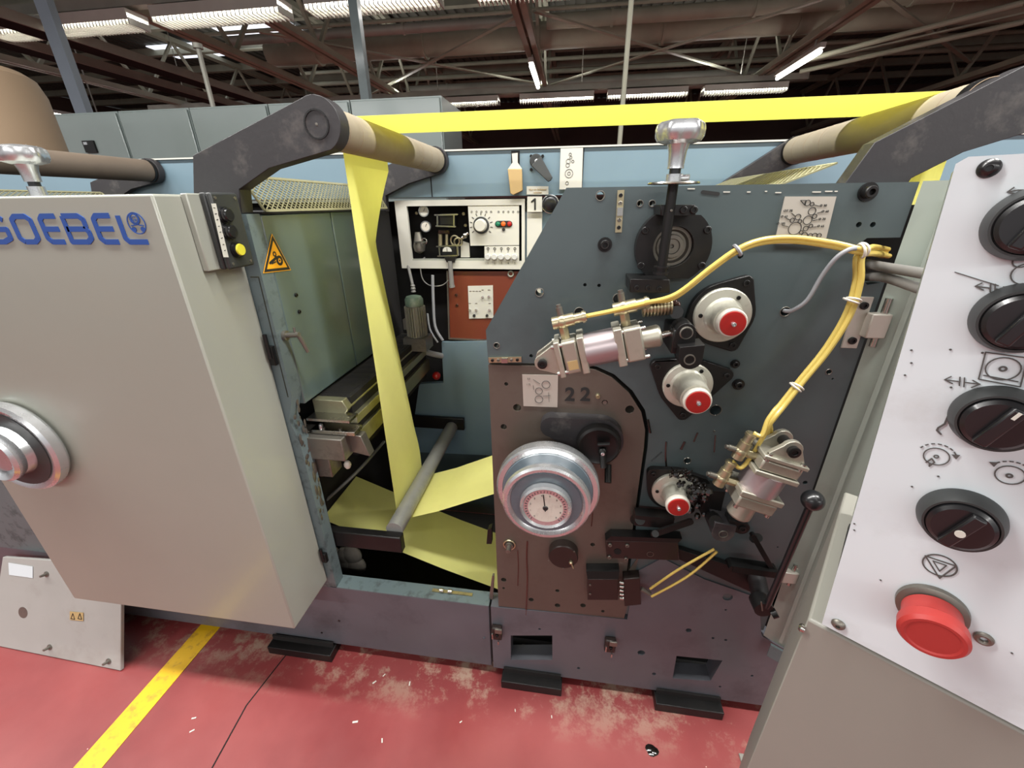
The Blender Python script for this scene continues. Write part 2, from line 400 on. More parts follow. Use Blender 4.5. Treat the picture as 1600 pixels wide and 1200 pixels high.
TX = (-9.2, atz(420, 112, 3.62).x, atz(535, 102, 3.62).x, -.8, 3.4, 7.6)
tw = ('far left bay, beyond the bright tubes', 'left of centre, running down to the grey cabinets', 'shorter looking one just right of the slim dark post', 'centre, above the single bare tube', 'right of centre, ending over the right bare tube', 'far right, over the dark end of the hall')
for x, wh in zip(TX, tw):
    t = thing('roof_truss', 'steel lattice roof truss, '+wh, 'roof truss', (x, 6, 3.6), 'roof trusses')
    for dz, nm in ((3.62, 'bottom_chord'), (4.85, 'top_chord')):
        MB().box(x-.10, x-.02, -5, 17.5, dz, dz+.08).box(x+.02, x+.10, -5, 17.5, dz, dz+.08).box(x-.10, x+.10, -5, 17.5, dz+.08, dz+.09).build(nm, 'roofbeam', t)
    w = MB(); y = -4.5; k = 0
    while y < 17:
        w.obox((x, y+.5, 4.27), ((0, 1.0, 1.2*(1 if k % 2 else -1)), (1, 0, 0), (0, -1.2*(1 if k % 2 else -1), 1.0)), (.80, .025, .025)); y += 1.0; k += 1
    w.build('lattice_bar', 'roofbeam', t, kind='stuff')
for i, y in enumerate([-2.2, -.4, 1.4, 3.2, 4.6, 6.0, 7.4, 8.8, 10.2, 11.6, 13.0, 14.4, 15.8]):
    o = MB().box(-17.8, 11.8, y-.03, y+.03, 4.86, 5.0).box(-17.8, 11.8, y-.07, y+.07, 4.84, 4.86).build('purlin', 'roofbeam')
    tag(o, 'thin steel purlin under the brown roof sheets, %s counted from the front' % ('first second third fourth fifth sixth seventh eighth ninth tenth eleventh twelfth thirteenth'.split()[i]), 'purlin', 'roof purlins')
# wind braces, crossing flat bars in each bay
for k, (xa, xb, ya, yb) in enumerate(((-5.0, -.8, 6.4, 10.2), (-.8, 3.4, 6.4, 10.2), (-.8, 3.4, 2.6, 5.6), (3.4, 7.6, 6.4, 10.2))):
    wh = ('the bay left of the central truss', 'the bay right of the central truss', 'the nearer bay at the top edge of the view', 'the dark bay at the far right')[k]
    o = MB()
    for a, b in (((xa+.1, ya, 3.887), (xb-.1, yb, 3.887)), ((xa+.1, yb, 3.862), (xb-.1, ya, 3.862))):
        d = V(b)-V(a); o.obox((V(a)+V(b))/2, (d, d.cross(V((0, 0, 1))), (0, 0, 1)), (d.length/2, .035, .012))
    tag(o.build('cross_brace', 'roofbeam'), 'crossed pale steel bars bracing '+wh, 'brace', 'roof wind braces')
def pipe_x(name, lab, cat, p, Z, r, x0, x1, m='duct', fl=True):
    q = atz(p[0], p[1], Z); o = MB().cyl((x0, q.y, Z), (x1, q.y, Z), r, n=18)
    if fl:
        x = x0+1
        while x < x1: o.cyl((x, q.y, Z), (x+.04, q.y, Z), r*1.18, n=18); x += 2.1
    tag(o.build(name, m), lab, cat)
pipe_x('pipe', 'grey round pipe hung above the second light row', 'pipe', (560, 50), 4.05, .07, -6, -.9)
pipe_x('air_duct', 'thick brown air duct crossing the roof behind the crossed bars', 'duct', (700, 66), 4.15, .20, -6, 9, 'roofbeam')
pipe_x('pipe', 'grey pipe running across the roof right of the central truss', 'pipe', (1000, 24), 4.1, .10, -.6, 8, 'roofbeam')
pipe_x('pipe', 'upper of the twin silver pipes above the far light row', 'pipe', (900, 128), 4.0, .09, -4.2, 4.4)
pipe_x('pipe', 'lower of the twin silver pipes above the far light row', 'pipe', (900, 140), 3.75, .09, -4.2, 4.2)
pipe_x('purlin_pipe', 'thin conduit line high under the roof left of centre', 'pipe', (640, 30), 4.4, .03, -7, 9, 'roofbeam', False)
pipe_x('conduit', 'thin conduit line under the roof behind the thick duct', 'pipe', (1000, 62), 4.5, .04, -7, 9, 'roofbeam', False)
pipe_x('conduit', 'thin pale conduit farther back under the roof', 'pipe', (1000, 84), 4.5, .04, -7, 9, 'roofbeam', False)
pipe_x('conduit', 'brown conduit low and far back above the twin pipes', 'pipe', (1000, 104), 4.3, .05, -7, 9, 'roofbeam', False)
# cable trays (dark, with a light lower edge) running away at the left, and pair at far right
for k, (px_, py_) in enumerate(((330, 160), (400, 160))):
    p = atz(px_, py_, 3.35)
    o = thing('cable_tray', ('lower left' if k == 0 else 'upper right')+' one of the two dark parallel cable trays at the left', 'cable tray', (p.x, 6, 3.3))
    MB().box(p.x-.16, p.x+.16, 2, 15, 3.35, 3.43).build('tray', 'dark', o)
    MB().box(p.x+.16, p.x+.185, 2, 15, 3.34, 3.45).build('edge', 'duct', o)
for k, ((x0, y0), (x1, y1)) in enumerate((((1265, 92), (1600, 4)), ((1250, 112), (1600, 34)))):
    a = atz(x0, y0, 3.55); b = atz(x1, y1, 3.55+.1)
    tag(MB().cyl(a, b, .035, n=10).build('stay_rod', 'roofbeam'), ('upper' if k == 0 else 'lower')+' of the two long stay rods in the dark right corner of the roof', 'rod')

# louvred luminaires, two rows along the machine
def luminaire(x0, x1, y, z, lab, group):
    t = thing('louvre_light', lab, 'ceiling light', ((x0+x1)/2, y, z), group)
    MB().box(x0, x1, y-.13, y+.13, z+.06, z+.10).box(x0, x1, y-.14, y-.13, z, z+.1).box(x0, x1, y+.13, y+.14, z, z+.1).build('housing', 'fixture', t)
    for s in (-.06, .06): MB().cyl((x0+.03, y+s, z+.045), (x1-.03, y+s, z+.045), .018, n=10).build('tube', 'tubelamp', t)
    b = MB(); n = 30
    for i in range(n+1):
        x = x0+(x1-x0)*i/n; b.box(x-.006, x+.006, y-.13, y+.13, z-.045, z+.02)
    b.box(x0, x1, y-.004, y+.004, z-.03, z+.02).build('louvre', 'louvre', t)
    for s in (x0+.2, x1-.2): MB().cyl((s, y, z+.1), (s, y, z+.14), .006, n=6).build('hanger', 'duct', t)
Yn, Yf, ZL = 4.5, 9.25, 3.4
near = [(-9.6, -8.15), (-7.9, -6.55), (-6.4, -5.1), (-4.8, -3.25), (-2.95, -1.5), (-1.1, .3)]
far = [(-4.65, -3.3), (-2.8, -1.7), (-1.25, .25), (.52, 2.05), (2.35, 3.85)]
on = ('first', 'second', 'third', 'fourth', 'fifth', 'sixth')
for i, (a, b) in enumerate(near): luminaire(a, b, Yn, ZL, '%s louvred tube light from the left in the nearer row' % on[i], 'louvred tube lights, nearer row')
for i, (a, b) in enumerate(far): luminaire(a, b, Yf, ZL, '%s louvred tube light from the left in the far row' % on[i], 'louvred tube lights, far row')
for y, lab in ((Yn, 'long pale support rail above the nearer row of lights'), (Yf, 'long pale support rail above the far row of lights')):
    o = tag(MB().box(-10, 3.0 if y == Yn else 4.2, y-.06, y+.06, ZL+.14, ZL+.24).build('light_rail', 'duct'), lab, 'rail')
    for k in range(-9, 4, 3): MB().cyl((k, y, ZL+.24), (k, y, 5.0), .008, n=6).build('hanger', 'duct', o)
def bare(x, y0, y1, z, lab):
    t = thing('batten_light', lab, 'ceiling light', (x, (y0+y1)/2, z), 'bare tubes under the trusses')
    MB().box(x-.04, x+.04, y0-.05, y1+.05, z+.04, z+.10).build('housing', 'fixture', t)
    MB().cyl((x, y0, z), (x, y1, z), .03, n=12).build('tube', 'tubelamp', t)
    MB().box(x-.01, x+.01, y0+.2, y0+.22, z+.1, 3.62 if x > -10 else 5.0).build('hanger', 'duct', t)
bare(-.80, 7.0, 8.3, 3.42, 'single bare tube under the central roof truss')
bare(3.40, 7.1, 8.5, 3.42, 'single bare tube at the right under the next truss')
for i, y in enumerate((5.2, 7.0, 8.8)): bare(-11.2, y, y+1.4, 3.3, ('nearest', 'middle', 'farthest')[i]+' of the bright bare tubes at the far left')

# columns and hanging rods behind the machine
pc = at(128, 165, 2.9); tag(MB().box(pc.x-.05, pc.x+.07, 2.86, 2.92, 0, 5.0).build('column', 'post'), 'broad blue-grey steel column at the left above the grey cabinets', 'column')
p = at(572, 150, 2.9); tag(MB().box(p.x-.035, p.x+.035, 2.87, 2.93, 0, 5.0).build('column', 'frame'), 'slim dark square post behind the grey cabinets', 'column')
p = at(330, 155, 2.75); tag(MB().cyl((p.x, 2.75, 0), (p.x, 2.75, at(312, 76, 2.75).z), .018, n=12).cyl((p.x, 2.75, at(312, 76, 2.75).z), (p.x, 2.75, at(312, 68, 2.75).z), .035, n=12).build('pole', 'duct'), 'thin round pole topped by a clamp above the cabinets', 'pole')
p = at(970, 200, 2.5); tag(MB().cyl((p.x, 2.5, 1.2), (p.x, 2.5, 5.0), .016, n=8).build('hanging_rod', 'roofbeam'), 'thin rod hanging from the roof behind the yellow web', 'rod')

# grey electrical cabinets behind the press
xs = [at(x, 160, 2.2).x for x in (58, 176, 290, 415, 545, 690)]
cl = ('leftmost grey cabinet, pale, with a square recessed catch', 'second grey cabinet from the left, with a bright sheen', 'third grey cabinet from the left, plain door', 'fourth grey cabinet, behind the left black arm', 'rightmost grey cabinet, under the yellow web')
for i in range(5):
    t = thing('cabinet', cl[i], 'cabinet', ((xs[i]+xs[i+1])/2, 2.4, 0), 'grey cabinets behind the press')
    MB().box(xs[i]+.004, xs[i+1]-.004, 2.215, 2.7, 0, 2.085).build('body', 'cab', t)
    MB().box(xs[i]+.012, xs[i+1]-.012, 2.2, 2.214, .1, 2.075).build('door', 'cab', t, bevel=.004)
    if i == 0:
        a = at(128, 220, 2.19); b = at(152, 238, 2.19)
        MB().box(a.x, b.x, 2.186, 2.2, b.z, a.z).build('catch', 'black', t); MB().box(a.x+.015, b.x-.05, 2.18, 2.187, b.z+.05, a.z-.01).build('latch', 'chrome', t)

# brown paper roll at upper left
a = at(24, 165, 1.3); rz = at(20, 66, 1.1).z
tag(MB().lathe((a.x-.36, 1.3, rz-.9), (0, 0, 1), [(0, 0), (0, .36), (.80, .36), (.87, .34), (.90, .30), (.90, 0)], 48).build('paper_roll', 'roll'), 'large tan kraft paper roll standing behind the left roller', 'paper roll')

# ================================================================== FAR SIDE OF THE PRESS
t = thing('machine_hood', 'long blue-grey hood along the far side of the press', 'machine hood', (0, .9, 1.46))
hz0 = at(820, 308, .75).z
hole_a, hole_b = at(799, 238, .75), at(812, 262, .75)
MB().prism([(-2.6, .75, hz0+.005), (2.4, .75, hz0+.005), (2.4, .75, 1.612), (-2.6, .75, 1.612)], (0, .006, 0)).build('front_panel', 'hood', t)
MB().box(-2.6, 2.4, .757, 1.15, hz0+.005, 1.606).build('body', 'hood', t)
MB().box(-2.6, 2.4, .742, 1.15, 1.612, 1.617).build('top_edge', 'signw', t)
for px_ in (912, 700-30):
    q = at(px_, 240, .75); MB().box(q.x-.0015, q.x+.0015, .7485, .751, hz0+.005, 1.61).build('seam', 'dark', t)
MB().box(hole_a.x, hole_b.x, .746, .75, at(799, 262, .75).z, hole_a.z+.004).build('slot', 'dark', t)
# paper tag stuffed into the slot
a = at(806, 240, .742); b = at(822, 303, .742)
tg = thing('paper_tag', 'white bottle-shaped tag with tan lower half hanging on the hood', 'tag', (a.x, .74, b.z))
def q_(l): return [at(x, y, .742) for x, y in l]
MB().prism(q_([(800, 240), (809, 239), (809, 254), (816, 264), (794, 264), (801, 254)]), (0, -.003, 0)).build('neck', 'signw', tg)
MB().prism(q_([(794, 264), (816, 264), (817, 298), (803, 305), (798, 302)]), (0, -.012, 0)).build('body', 'tape', tg, bevel=.002)
writing('W. GOEBEL', at(806, 250, .7385), (0, 0, 1), (-1, 0, 0), .008, 'inkg', 'lettering', tg) if False else None
# black crank handle
t = thing('crank_lever', 'black plastic crank lever fixed on the blue-grey hood', 'handle', at(838, 252, .74))
c = at(838, 252, .745); e = at(860, 281, .72)
MB().lathe(c+V((0, 0, 0)), (0, -1, 0), [(0, 0), (0, .022), (.012, .022), (.016, .018), (.016, 0)], 24).build('hub', 'bplast', t)
d = (e-c).normalized(); n = V((0, -1, 0)); s = d.cross(n).normalized()
MB().prism([c+s*.021+n*.008, c-s*.021+n*.008, e-s*.010, e+d*.004, e+s*.010], n*.012).build('lever', 'bplast', t, bevel=.002)
bolt(at(838, 252, .728), .006, t, 'chrome', .003)
for px_, py_ in ((830, 244), (848, 244), (830, 265)): bolt(at(px_, py_, .75), .005, t)
# plates on the hood
def plate(name, lab, pxs, Y, m='signw', th=.0025, cat='sign'):
    t = thing(name, lab, cat, at(pxs[3][0], pxs[3][1], Y-.001))
    MB().prism(F(pxs, Y-.0005), (0, -th, 0)).build('plate', m, t); return t
t = plate('symbol_plate', 'tall white symbol plate on the hood beside the black crank', ((876, 232), (911, 231), (909, 296), (874, 296)), .745)
s = MB(); Y = .741
for px_, py_, r in ((888, 252, .007), (887, 258, .006), (892, 246, .004), (895, 252, .004), (891, 241, .004), (889, 271, .013), (889, 271, .005), (886, 286, .005)): ring(s, at(px_, py_, Y), (0, 1, 0), r, .0012)
s.build('symbol', 'inkg', t)
t = plate('notice_plate', 'small white notice plate with two faint lines of text', ((823, 291), (857, 291), (857, 304), (823, 304)), .745)
writing('Nur im Stillstand', at(840, 297.5, .741), XR, ZU, .009, 'tape', 'text', t); writing('schalten', at(840, 302, .741), XR, ZU, .009, 'tape', 'text', t)
t = plate('number_plate', 'white plate with a black figure 1 below the hood', ((824, 307), (847, 307), (847, 331), (824, 331)), .745)
line(MB(), F([(831, 315), (836, 311), (836, 327)], .741), .006, (0, 1, 0), .001).build('numeral', 'ink', t)
c = at(860, 319, .73)
t = thing('round_knob', 'shiny black round knob half hidden by the sloping plate edge', 'knob', c)
MB().lathe(at(860, 319, .75), (0, -1, 0), [(0, 0), (0, .028), (.006, .028), (.01, .024), (.018, .022), (.022, .015), (.022, 0)]).build('disc', 'plastic', t)
MB().torus(at(860, 319, .747), (0, 1, 0), .029, .0025).build('rim', 'chrome', t)

# far frame: dark backing and blue lower panel
t = thing('far_frame', 'dark far side frame of the press seen through the gap', 'machine frame', (0, .8, 0))
MB().box(-1.9, .56, .84, .88, .03, 1.455).build('backing', 'dark', t)
MB().box(-.175, -.12, .755, .83, .95, 1.45).build('post', 'signw', t)
MB().prism(F([(690, 535), (778, 533), (778, 712), (640, 706), (655, 600), (693, 598)], .75), (0, .02, 0)).build('lower_panel', 'hood', t)
MB().prism(F([(820, 331), (862, 331), (862, 480), (820, 480)], .77), (0, .02, 0)).build('upper_panel', 'hood', t)
MB().prism(F([(600, 690), (790, 702), (790, 905), (600, 905)], .76), (0, .02, 0)).build('bottom_panel', 'frame', t)
# red object at the back of the beam
tag(MB().sphere(at(682, 587, .72), .018, 14).build('red_cap', 'red'), 'red round cap in the shade behind the far end of the beam', 'cap')

# ---- control box
Yb = .75
A, B = at(616, 314, Yb), at(820, 416, Yb)
x0, x1, z1, z0 = A.x, at(820, 312, Yb).x, at(720, 312, Yb).z, at(720, 420, Yb).z
t = thing('control_box', 'open pale control box with gauges and a dial panel', 'control box', ((x0+x1)/2, .8, z0))
def bx(x, y): return at(x, y, Yb)
ix0, ix1 = at(636, 330, Yb).x, at(815, 330, Yb).x
MB().prism([(x0, Yb, z0), (x1, Yb, z0), (x1, Yb, z1), (x0, Yb, z1)], (0, .012, 0), [[(ix0, Yb, z0+.03), (ix1, Yb, z0+.03), (ix1, Yb, z1-.02), (ix0, Yb, z1-.02)]]).build('front_frame', 'signw', t)
MB().box(x0, x1, .825, .835, z0, z1).build('back_panel', 'dark', t)
for a, b in ((x0, x0+.006), (x1-.006, x1)): MB().box(a, b, .7621, .825, z0, z1).build('side_panel', 'cover', t)
MB().box(x0+.006, x1-.006, .7621, .825, z0, z0+.006).build('bottom_panel', 'cover', t)
MB().box(x0+.006, x1-.006, .7621, .825, z1-.006, z1).build('top_panel', 'cover', t)
MB().prism(F([(637, 405), (757, 404), (757, 411), (637, 412)], .752), (0, .02, 0)).build('rail', 'cover', t)
# gauges
for (gx, gy, lab, fm) in ((662, 330, 'upper white-faced pressure gauge in the control box', 'signw'), (665, 354, 'lower cream-faced pressure gauge in the control box', 'tape')):
    c = at(gx, gy, .765); g = thing('pressure_gauge', lab, 'gauge', c+V((0, 0, -.02)))
    MB().lathe(c+V((0, .02, 0)), (0, -1, 0), [(0, 0), (0, .018), (.018, .020), (.022, .020), (.022, .017)], 28).build('case', 'chrome', g)
    MB().lathe(c, (0, -1, 0), [(0, 0), (.001, .0165), (.0015, 0)], 24).build('dial', 'signw' if fm == 'signw' else 'rim', g)
    line(MB(), [c+V((0, -.002, 0)), c+V((.006, -.002, .010))], .0016, (0, 1, 0)).build('needle', 'ink', g)
# regulator / relay assemblies inside
def P_(x, y, Y=.775): return at(x, y, Y)
g = thing('recorder_relay', 'dark relay with bright frame at the top of the control box', 'relay', P_(700, 355))
MB().prism([P_(686, 334), P_(712, 334), P_(712, 352), P_(686, 352)], (0, .03, 0)).build('coil', 'plastic', g, bevel=.004)
b = MB()
for l in (((680, 336), (715, 335)), ((682, 353), (712, 354)), ((684, 336), (684, 353)), ((710, 336), (710, 353))): line(b, [P_(*l[0], .76), P_(*l[1], .76)], .005, (0, 1, 0), .012)
b.build('bracket', 'steel', g)
MB().prism([P_(685, 360, .77), P_(702, 360, .77), P_(702, 365, .77), P_(685, 365, .77)], (0, .008, 0)).build('name_strip', 'rust', g)
g = thing('meter_relay', 'lower relay carrying a small white quarter-round meter', 'relay', P_(700, 400))
b = MB()
for l in (((683, 385), (718, 383)), ((685, 400), (716, 399)), ((687, 385), (688, 400)), ((715, 384), (716, 399))): line(b, [P_(*l[0], .76), P_(*l[1], .76)], .005, (0, 1, 0), .014)
b.build('bracket', 'steel', g)
MB().prism([P_(690, 387), P_(713, 386), P_(713, 398), P_(690, 398)], (0, .03, 0)).build('body', 'bplast', g, bevel=.003)
c = P_(699, 393, .757)
MB().prism([c+V((.018*cos(a*pi/10), 0, .018*sin(a*pi/10))) for a in range(11)], (0, -.003, 0)).build('meter_face', 'signw', g)
line(MB(), [c+V((0, -.004, .002)), c+V((0, -.004, .014))], .0016, (0, 1, 0)).build('needle', 'ink', g)
MB().cyl(P_(688, 366), P_(688, 384), .008, n=12).cyl(P_(698, 366), P_(698, 384), .006, n=12).build('terminal', 'brass', g)
g = thing('probe', 'grey plastic nozzle hanging below the control box', 'nozzle', P_(706, 440, .75))
MB().cyl(P_(703, 408, .74), P_(706, 446, .74), .008, .010, 14).cyl(P_(706, 446, .74), P_(706.5, 449, .74), .012, n=14).build('barrel', 'cable', g)
MB().prism([P_(694, 402, .74), P_(712, 402, .74), P_(710, 410, .74), P_(698, 410, .74)], (0, .03, 0)).build('holder', 'black', g)
tag(MB().tube([P_(664, 402, .76), P_(657, 412, .755), P_(660, 435, .75), P_(672, 446, .75), P_(690, 446, .75), P_(701, 438, .748)], .0022, 8).build('lead', 'cable'), 'thin grey lead looping out of the control box bottom', 'cable')
g = thing('air_regulator', 'dull metal air regulator at the left inside the control box', 'regulator', P_(656, 395))
MB().lathe(P_(655, 384), (0, 0, -1), [(-.05, 0), (-.05, .012), (-.02, .018), (.0, .024), (.02, .02), (.03, 0)], 20).build('bowl', 'dull', g)
line(MB(), [P_(648, 378, .75), P_(665, 378, .75)], .005, (0, 1, 0), .006).build('handle', 'steel', g)
MB().torus(P_(663, 377, .752), (0, 1, 0), .010, .002).build('hook', 'steel', g)
g = thing('clear_hose_coil', 'coiled clear hose with brass fitting in the control box', 'hose', P_(715, 382))
MB().torus(P_(711, 376, .765), (.2, 1, .1), .018, .003).build('loop', 'brass', g); MB().torus(P_(716, 378, .76), (-.3, 1, .2), .015, .003).build('loop', 'brass', g)
MB().sphere(P_(727, 368, .765), .011, 12).cyl(P_(722, 372, .765), P_(732, 364, .765), .006).build('fitting', 'steel', g)
MB().prism([P_(720, 376), P_(733, 380), P_(734, 402), P_(720, 402)], (0, .006, 0)).build('plate', 'signw', g)
for px_, py_ in ((652, 333), (725, 334), (728, 352)): bolt(P_(px_, py_, .815), .006, t, 'brass', .01)
# dial panel
Yp = .752
g = thing('dial_panel', 'white panel with a large grey rotary dial and three lenses', 'control panel', at(770, 383, Yp))
MB().prism(F([(731, 321), (811, 319), (811, 383), (735, 384)], Yp), (0, .006, 0)).build('face', 'signw', g)
c = at(752, 352, Yp)
MB().lathe(c, (0, -1, 0), [(0, 0), (0, .030), (.004, .030), (.006, .028), (.006, 0)], 32).build('dial_ring', 'bplast', g)
MB().lathe(c+V((0, -.006, 0)), (0, -1, 0), [(0, 0), (0, .023), (.02, .021), (.022, .019), (.022, 0)], 32).build('dial_knob', 'signw', g)
tk = MB()
for i in range(11):
    a = radians(215-25*i); u = V((cos(a), 0, sin(a))); line(tk, [c+u*.036+V((0, -.0008, 0)), c+u*.043+V((0, -.0008, 0))], .003, (0, 1, 0))
for i in range(10):
    q = at(737+7.6*i+(4 if i > 4 else 0), 331, Yp-.0008); ring(tk, q, (0, 1, 0), .003, .0012, n=10)
tk.build('scale', 'inkg', g)
pill = [at(778, 350, Yp-.001), at(796, 350, Yp-.001)]
line(MB(), pill, .022, (0, 1, 0), .003).build('lens_holder', 'ink', g)
for px_, m in ((778, 'green'), (786.5, 'orange'), (796, 'red')): MB().lathe(at(px_, 350, Yp-.002), (0, -1, 0), [(0, 0), (0, .009), (.004, .008), (.006, .004), (.006, 0)], 16).build('lens', m, g)
MB().lathe(at(787, 358.5, Yp), (0, -1, 0), [(0, 0), (0, .006), (.004, .006), (.004, 0)], 14).build('button', 'ink', g)
MB().prism(F([(757, 385), (811, 384), (811, 414), (757, 415)], Yp), (0, .006, 0)).build('valve_plate', 'signw', g)
for i in range(5):
    q = at(762.5+10.5*i, 401, Yp)
    k = MB().lathe(q, (0, -1, 0), [(0, 0), (0, .010), (.012, .011), (.014, .009), (.014, 0)], 18).build('valve_knob', 'glassy', g)
    ring(MB(), at(762.5+10.5*i, 388.5, Yp-.001), (0, 1, 0), .004, .0018, n=14).build('symbol', 'ink', g)
    line(MB(), [at(762.5+10.5*i, 391, Yp-.001), at(762.5+10.5*i, 394, Yp-.001)], .0018, (0, 1, 0)).build('symbol', 'ink', g)
    writing(str(i+1), at(762.5+10.5*i, 412.5, Yp-.002), XR, ZU, .010, 'ink', 'numeral', g)
# brown switch panel
g = thing('brown_panel', 'red-brown panel with a small white switch plate below the control box', 'switch panel', at(740, 530, .76))
MB().prism(F([(700, 424), (812, 424), (790, 530), (703, 530)], .765), (0, .008, 0)).build('board', 'brownp', g)
line(MB(), F([(699, 424), (702, 529), (765, 532)], .762), .006, (0, 1, 0), .006).build('trim_edge', 'dull', g)
sp = MB().prism(F([(731, 447), (770, 446), (771, 497), (733, 498)], .762), (0, .003, 0)).build('switch_plate', 'signw', g)
for px_, py_, m, r in ((754, 464, 'chrome', .005), (764, 463, 'chrome', .005), (734, 484, 'chrome', .005), (744, 484, 'chrome', .005), (765, 484, 'chrome', .005), (741, 493, 'ink', .006), (761, 493, 'ink', .006)):
    MB().lathe(at(px_, py_, .7615), (0, -1, 0), [(0, 0), (0, r), (.008, r*.8), (.008, 0)], 14).build('toggle_switch', m, sp)
mk = MB()
for px_, py_ in ((735, 455), (740, 455), (745, 455), (750, 455), (754, 453), (764, 453), (734, 474), (744, 474), (765, 474)): line(mk, F([(px_-1.5, py_), (px_+1.5, py_)], .7612), .0015, (0, 1, 0))
mk.build('marking', 'rust', sp)
for px_, py_ in ((713, 461), (714, 477)): bolt(at(px_, py_, .765), .006, g, 'rust', .003)
q = at(798, 428, .762); MB().torus(q, (0, 1, 0), .010, .003).build('eye', 'cover', g)

# motor standing on the far end of the beam
c = at(650, 500, .62)
g = thing('electric_motor', 'small finned electric motor with worn green cap', 'motor', at(650, 530, .62))
b = at(650, 525, .62); tz = at(648, 462, .62)
MB().lathe((c.x, .62, tz.z-.035), (0, 0, 1), [(0, .034), (.022, .034), (.032, .028), (.035, .018), (.035, 0)], 28).build('cap', 'motor', g)
mb = MB().cyl((c.x, .62, b.z), (c.x, .62, tz.z-.036), .030, n=24)
for i in range(24):
    a = 2*pi*i/24; u = V((cos(a), sin(a), 0)); w = V((-sin(a), cos(a), 0)); mb.obox(V((c.x, .62, (b.z+tz.z-.036)/2))+u*.033, (u, w, (0, 0, 1)), (.006, .0015, (tz.z-.036-b.z)/2-.004))
mb.build('finned_body', 'motorg', g)
MB().box(c.x-.045, c.x+.045, .58, .66, b.z-.05, b.z).build('foot', 'dull', g)
MB().box(c.x-.045, c.x-.02, .60, .64, b.z+.03, b.z+.07).build('terminal_box', 'dull', g)
tag(MB().tube([at(647, 455, .70), at(640, 425, .74), at(634, 400, .78)], .006, 8).lathe(at(646, 456, .70), (0, 0, 1), [(0, .010), (.008, .007), (.012, .010), (.02, .007), (.024, .009), (.03, .005)], 14).build('motor_cable', 'cable'), 'ribbed grey cable rising from behind the green motor', 'cable')
for k, pts in enumerate((((676, 430), (677, 470), (680, 510), (692, 532)), ((668, 490), (672, 515), (684, 535)))):
    tag(MB().tube(F(pts, .74), .006 if k == 0 else .004, 8).build('hose', 'ghose'), ('thicker' if k == 0 else 'thinner')+' grey hose beside the motor running down', 'hose')
tag(MB().tube([at(665, 550, .70), at(676, 553, .70), at(690, 556, .74)], .012, 10).build('pipe_elbow', 'ghose'), 'short grey pipe stub at the far end of the steel beam', 'pipe')

# ================================================================== LEFT UNIT
# base frame (one long plate under the units) with ledge
zl = .322
t = thing('base_frame', 'long purple-grey steel base frame between floor and press units', 'machine base', (-.6, .02, .02))
MB().box(-2.6, -.205, 0, .048, .040, zl).build('base_beam', 'lower', t, bevel=.002)
MB().box(-.722, -.205, .0, .049, zl, zl+.002).build('worn_ledge', 'strip', t)
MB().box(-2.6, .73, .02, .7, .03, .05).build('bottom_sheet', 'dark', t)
def lowpoly(px): return F(px, -.004)
lo_holes = [((1002, 1020), .011), ((1076, 985), .008), ((1114, 997), .004), ((1134, 1000), .004), ((1022, 1053), .006), ((1125, 1073), .004), ((1175, 1056), .004), ((904, 1044), .005), ((843, 983), .004), ((1137, 933), .013), ((1134, 953), .003), ((756, 999), .004)]
rects = [((798, 993), (863, 993), (863, 1031), (798, 1031)), ((1057, 1025), (1129, 1032), (1110, 1064), (1051, 1060))]
def hpts(c, r, Y): q = at(c[0], c[1], Y); return circ(q.x, q.z, r, Y, 16)
Zb = .040
outl = [V((-.198, -.004, Zb)), V((.728, -.004, Zb)), at(1250, 1028, -.004), at(1190, 994, -.004), at(1186, 935, -.004), at(1100, 905, -.004), at(1035, 872, -.004), at(992, 895, -.004), at(980, 968, -.004), at(778, 949, -.004), V((-.198, -.004, at(778, 949, -.004).z))]
rr = []
for r in rects:
    rr.append([at(x, y, -.004) for x, y in r])
MB().prism(outl, (0, .05, 0), [hpts(c, r, -.004) for c, r in lo_holes] + rr).build('lower_plate', 'lower', t)
MB().box(-.19, .70, .10, .12, .05, .42).build('shade_backing', 'dark', t)  # near-black sheet standing in for the shade behind the openings
for (px_, py_) in ((207/2.963+460, 385/2.963+840), (127/2.963+460, 440/2.963+840)):
    bolt(at(px_, py_, 0), .004, t, 'black', .001)
c = at(828, 1021, .03); MB().box(c.x-.03, c.x+.03, .01, .06, c.z-.012, c.z-.004).obox(c, ((1, 0, 1), (0, 1, 0), (-1, 0, 1)), (.012, .02, .003)).build('level_screw', 'dull', t)
# seam
line(MB(), [V((-.2015, -.001, Zb+.001)), V((-.2015, -.001, zl))], .002, (0, 1, 0)).build('seam', 'ink', t)
# levelling pads on the floor
for i, (xa, xb) in enumerate(((784, 878), (1022, 1132), (425, 518))):
    yy = (1072, 1105, 1020)[i]
    a, b = at(xa, yy, -.03).x, at(xb, yy, -.03).x
    o = thing('foot_block', ('black foot block under the lower plate, left of the two openings', 'black foot block at the right under the lower plate', 'black foot block in shadow under the big cover')[i], 'foot block', ((a+b)/2, 0, 0), 'machine foot blocks')
    MB().box(a, b, -.040, .06, .0, .034).build('block', 'black', o, bevel=.002)
    MB().box(a+.005, b-.005, -.012, -.006, .034, .056).build('guide', 'dark', o)
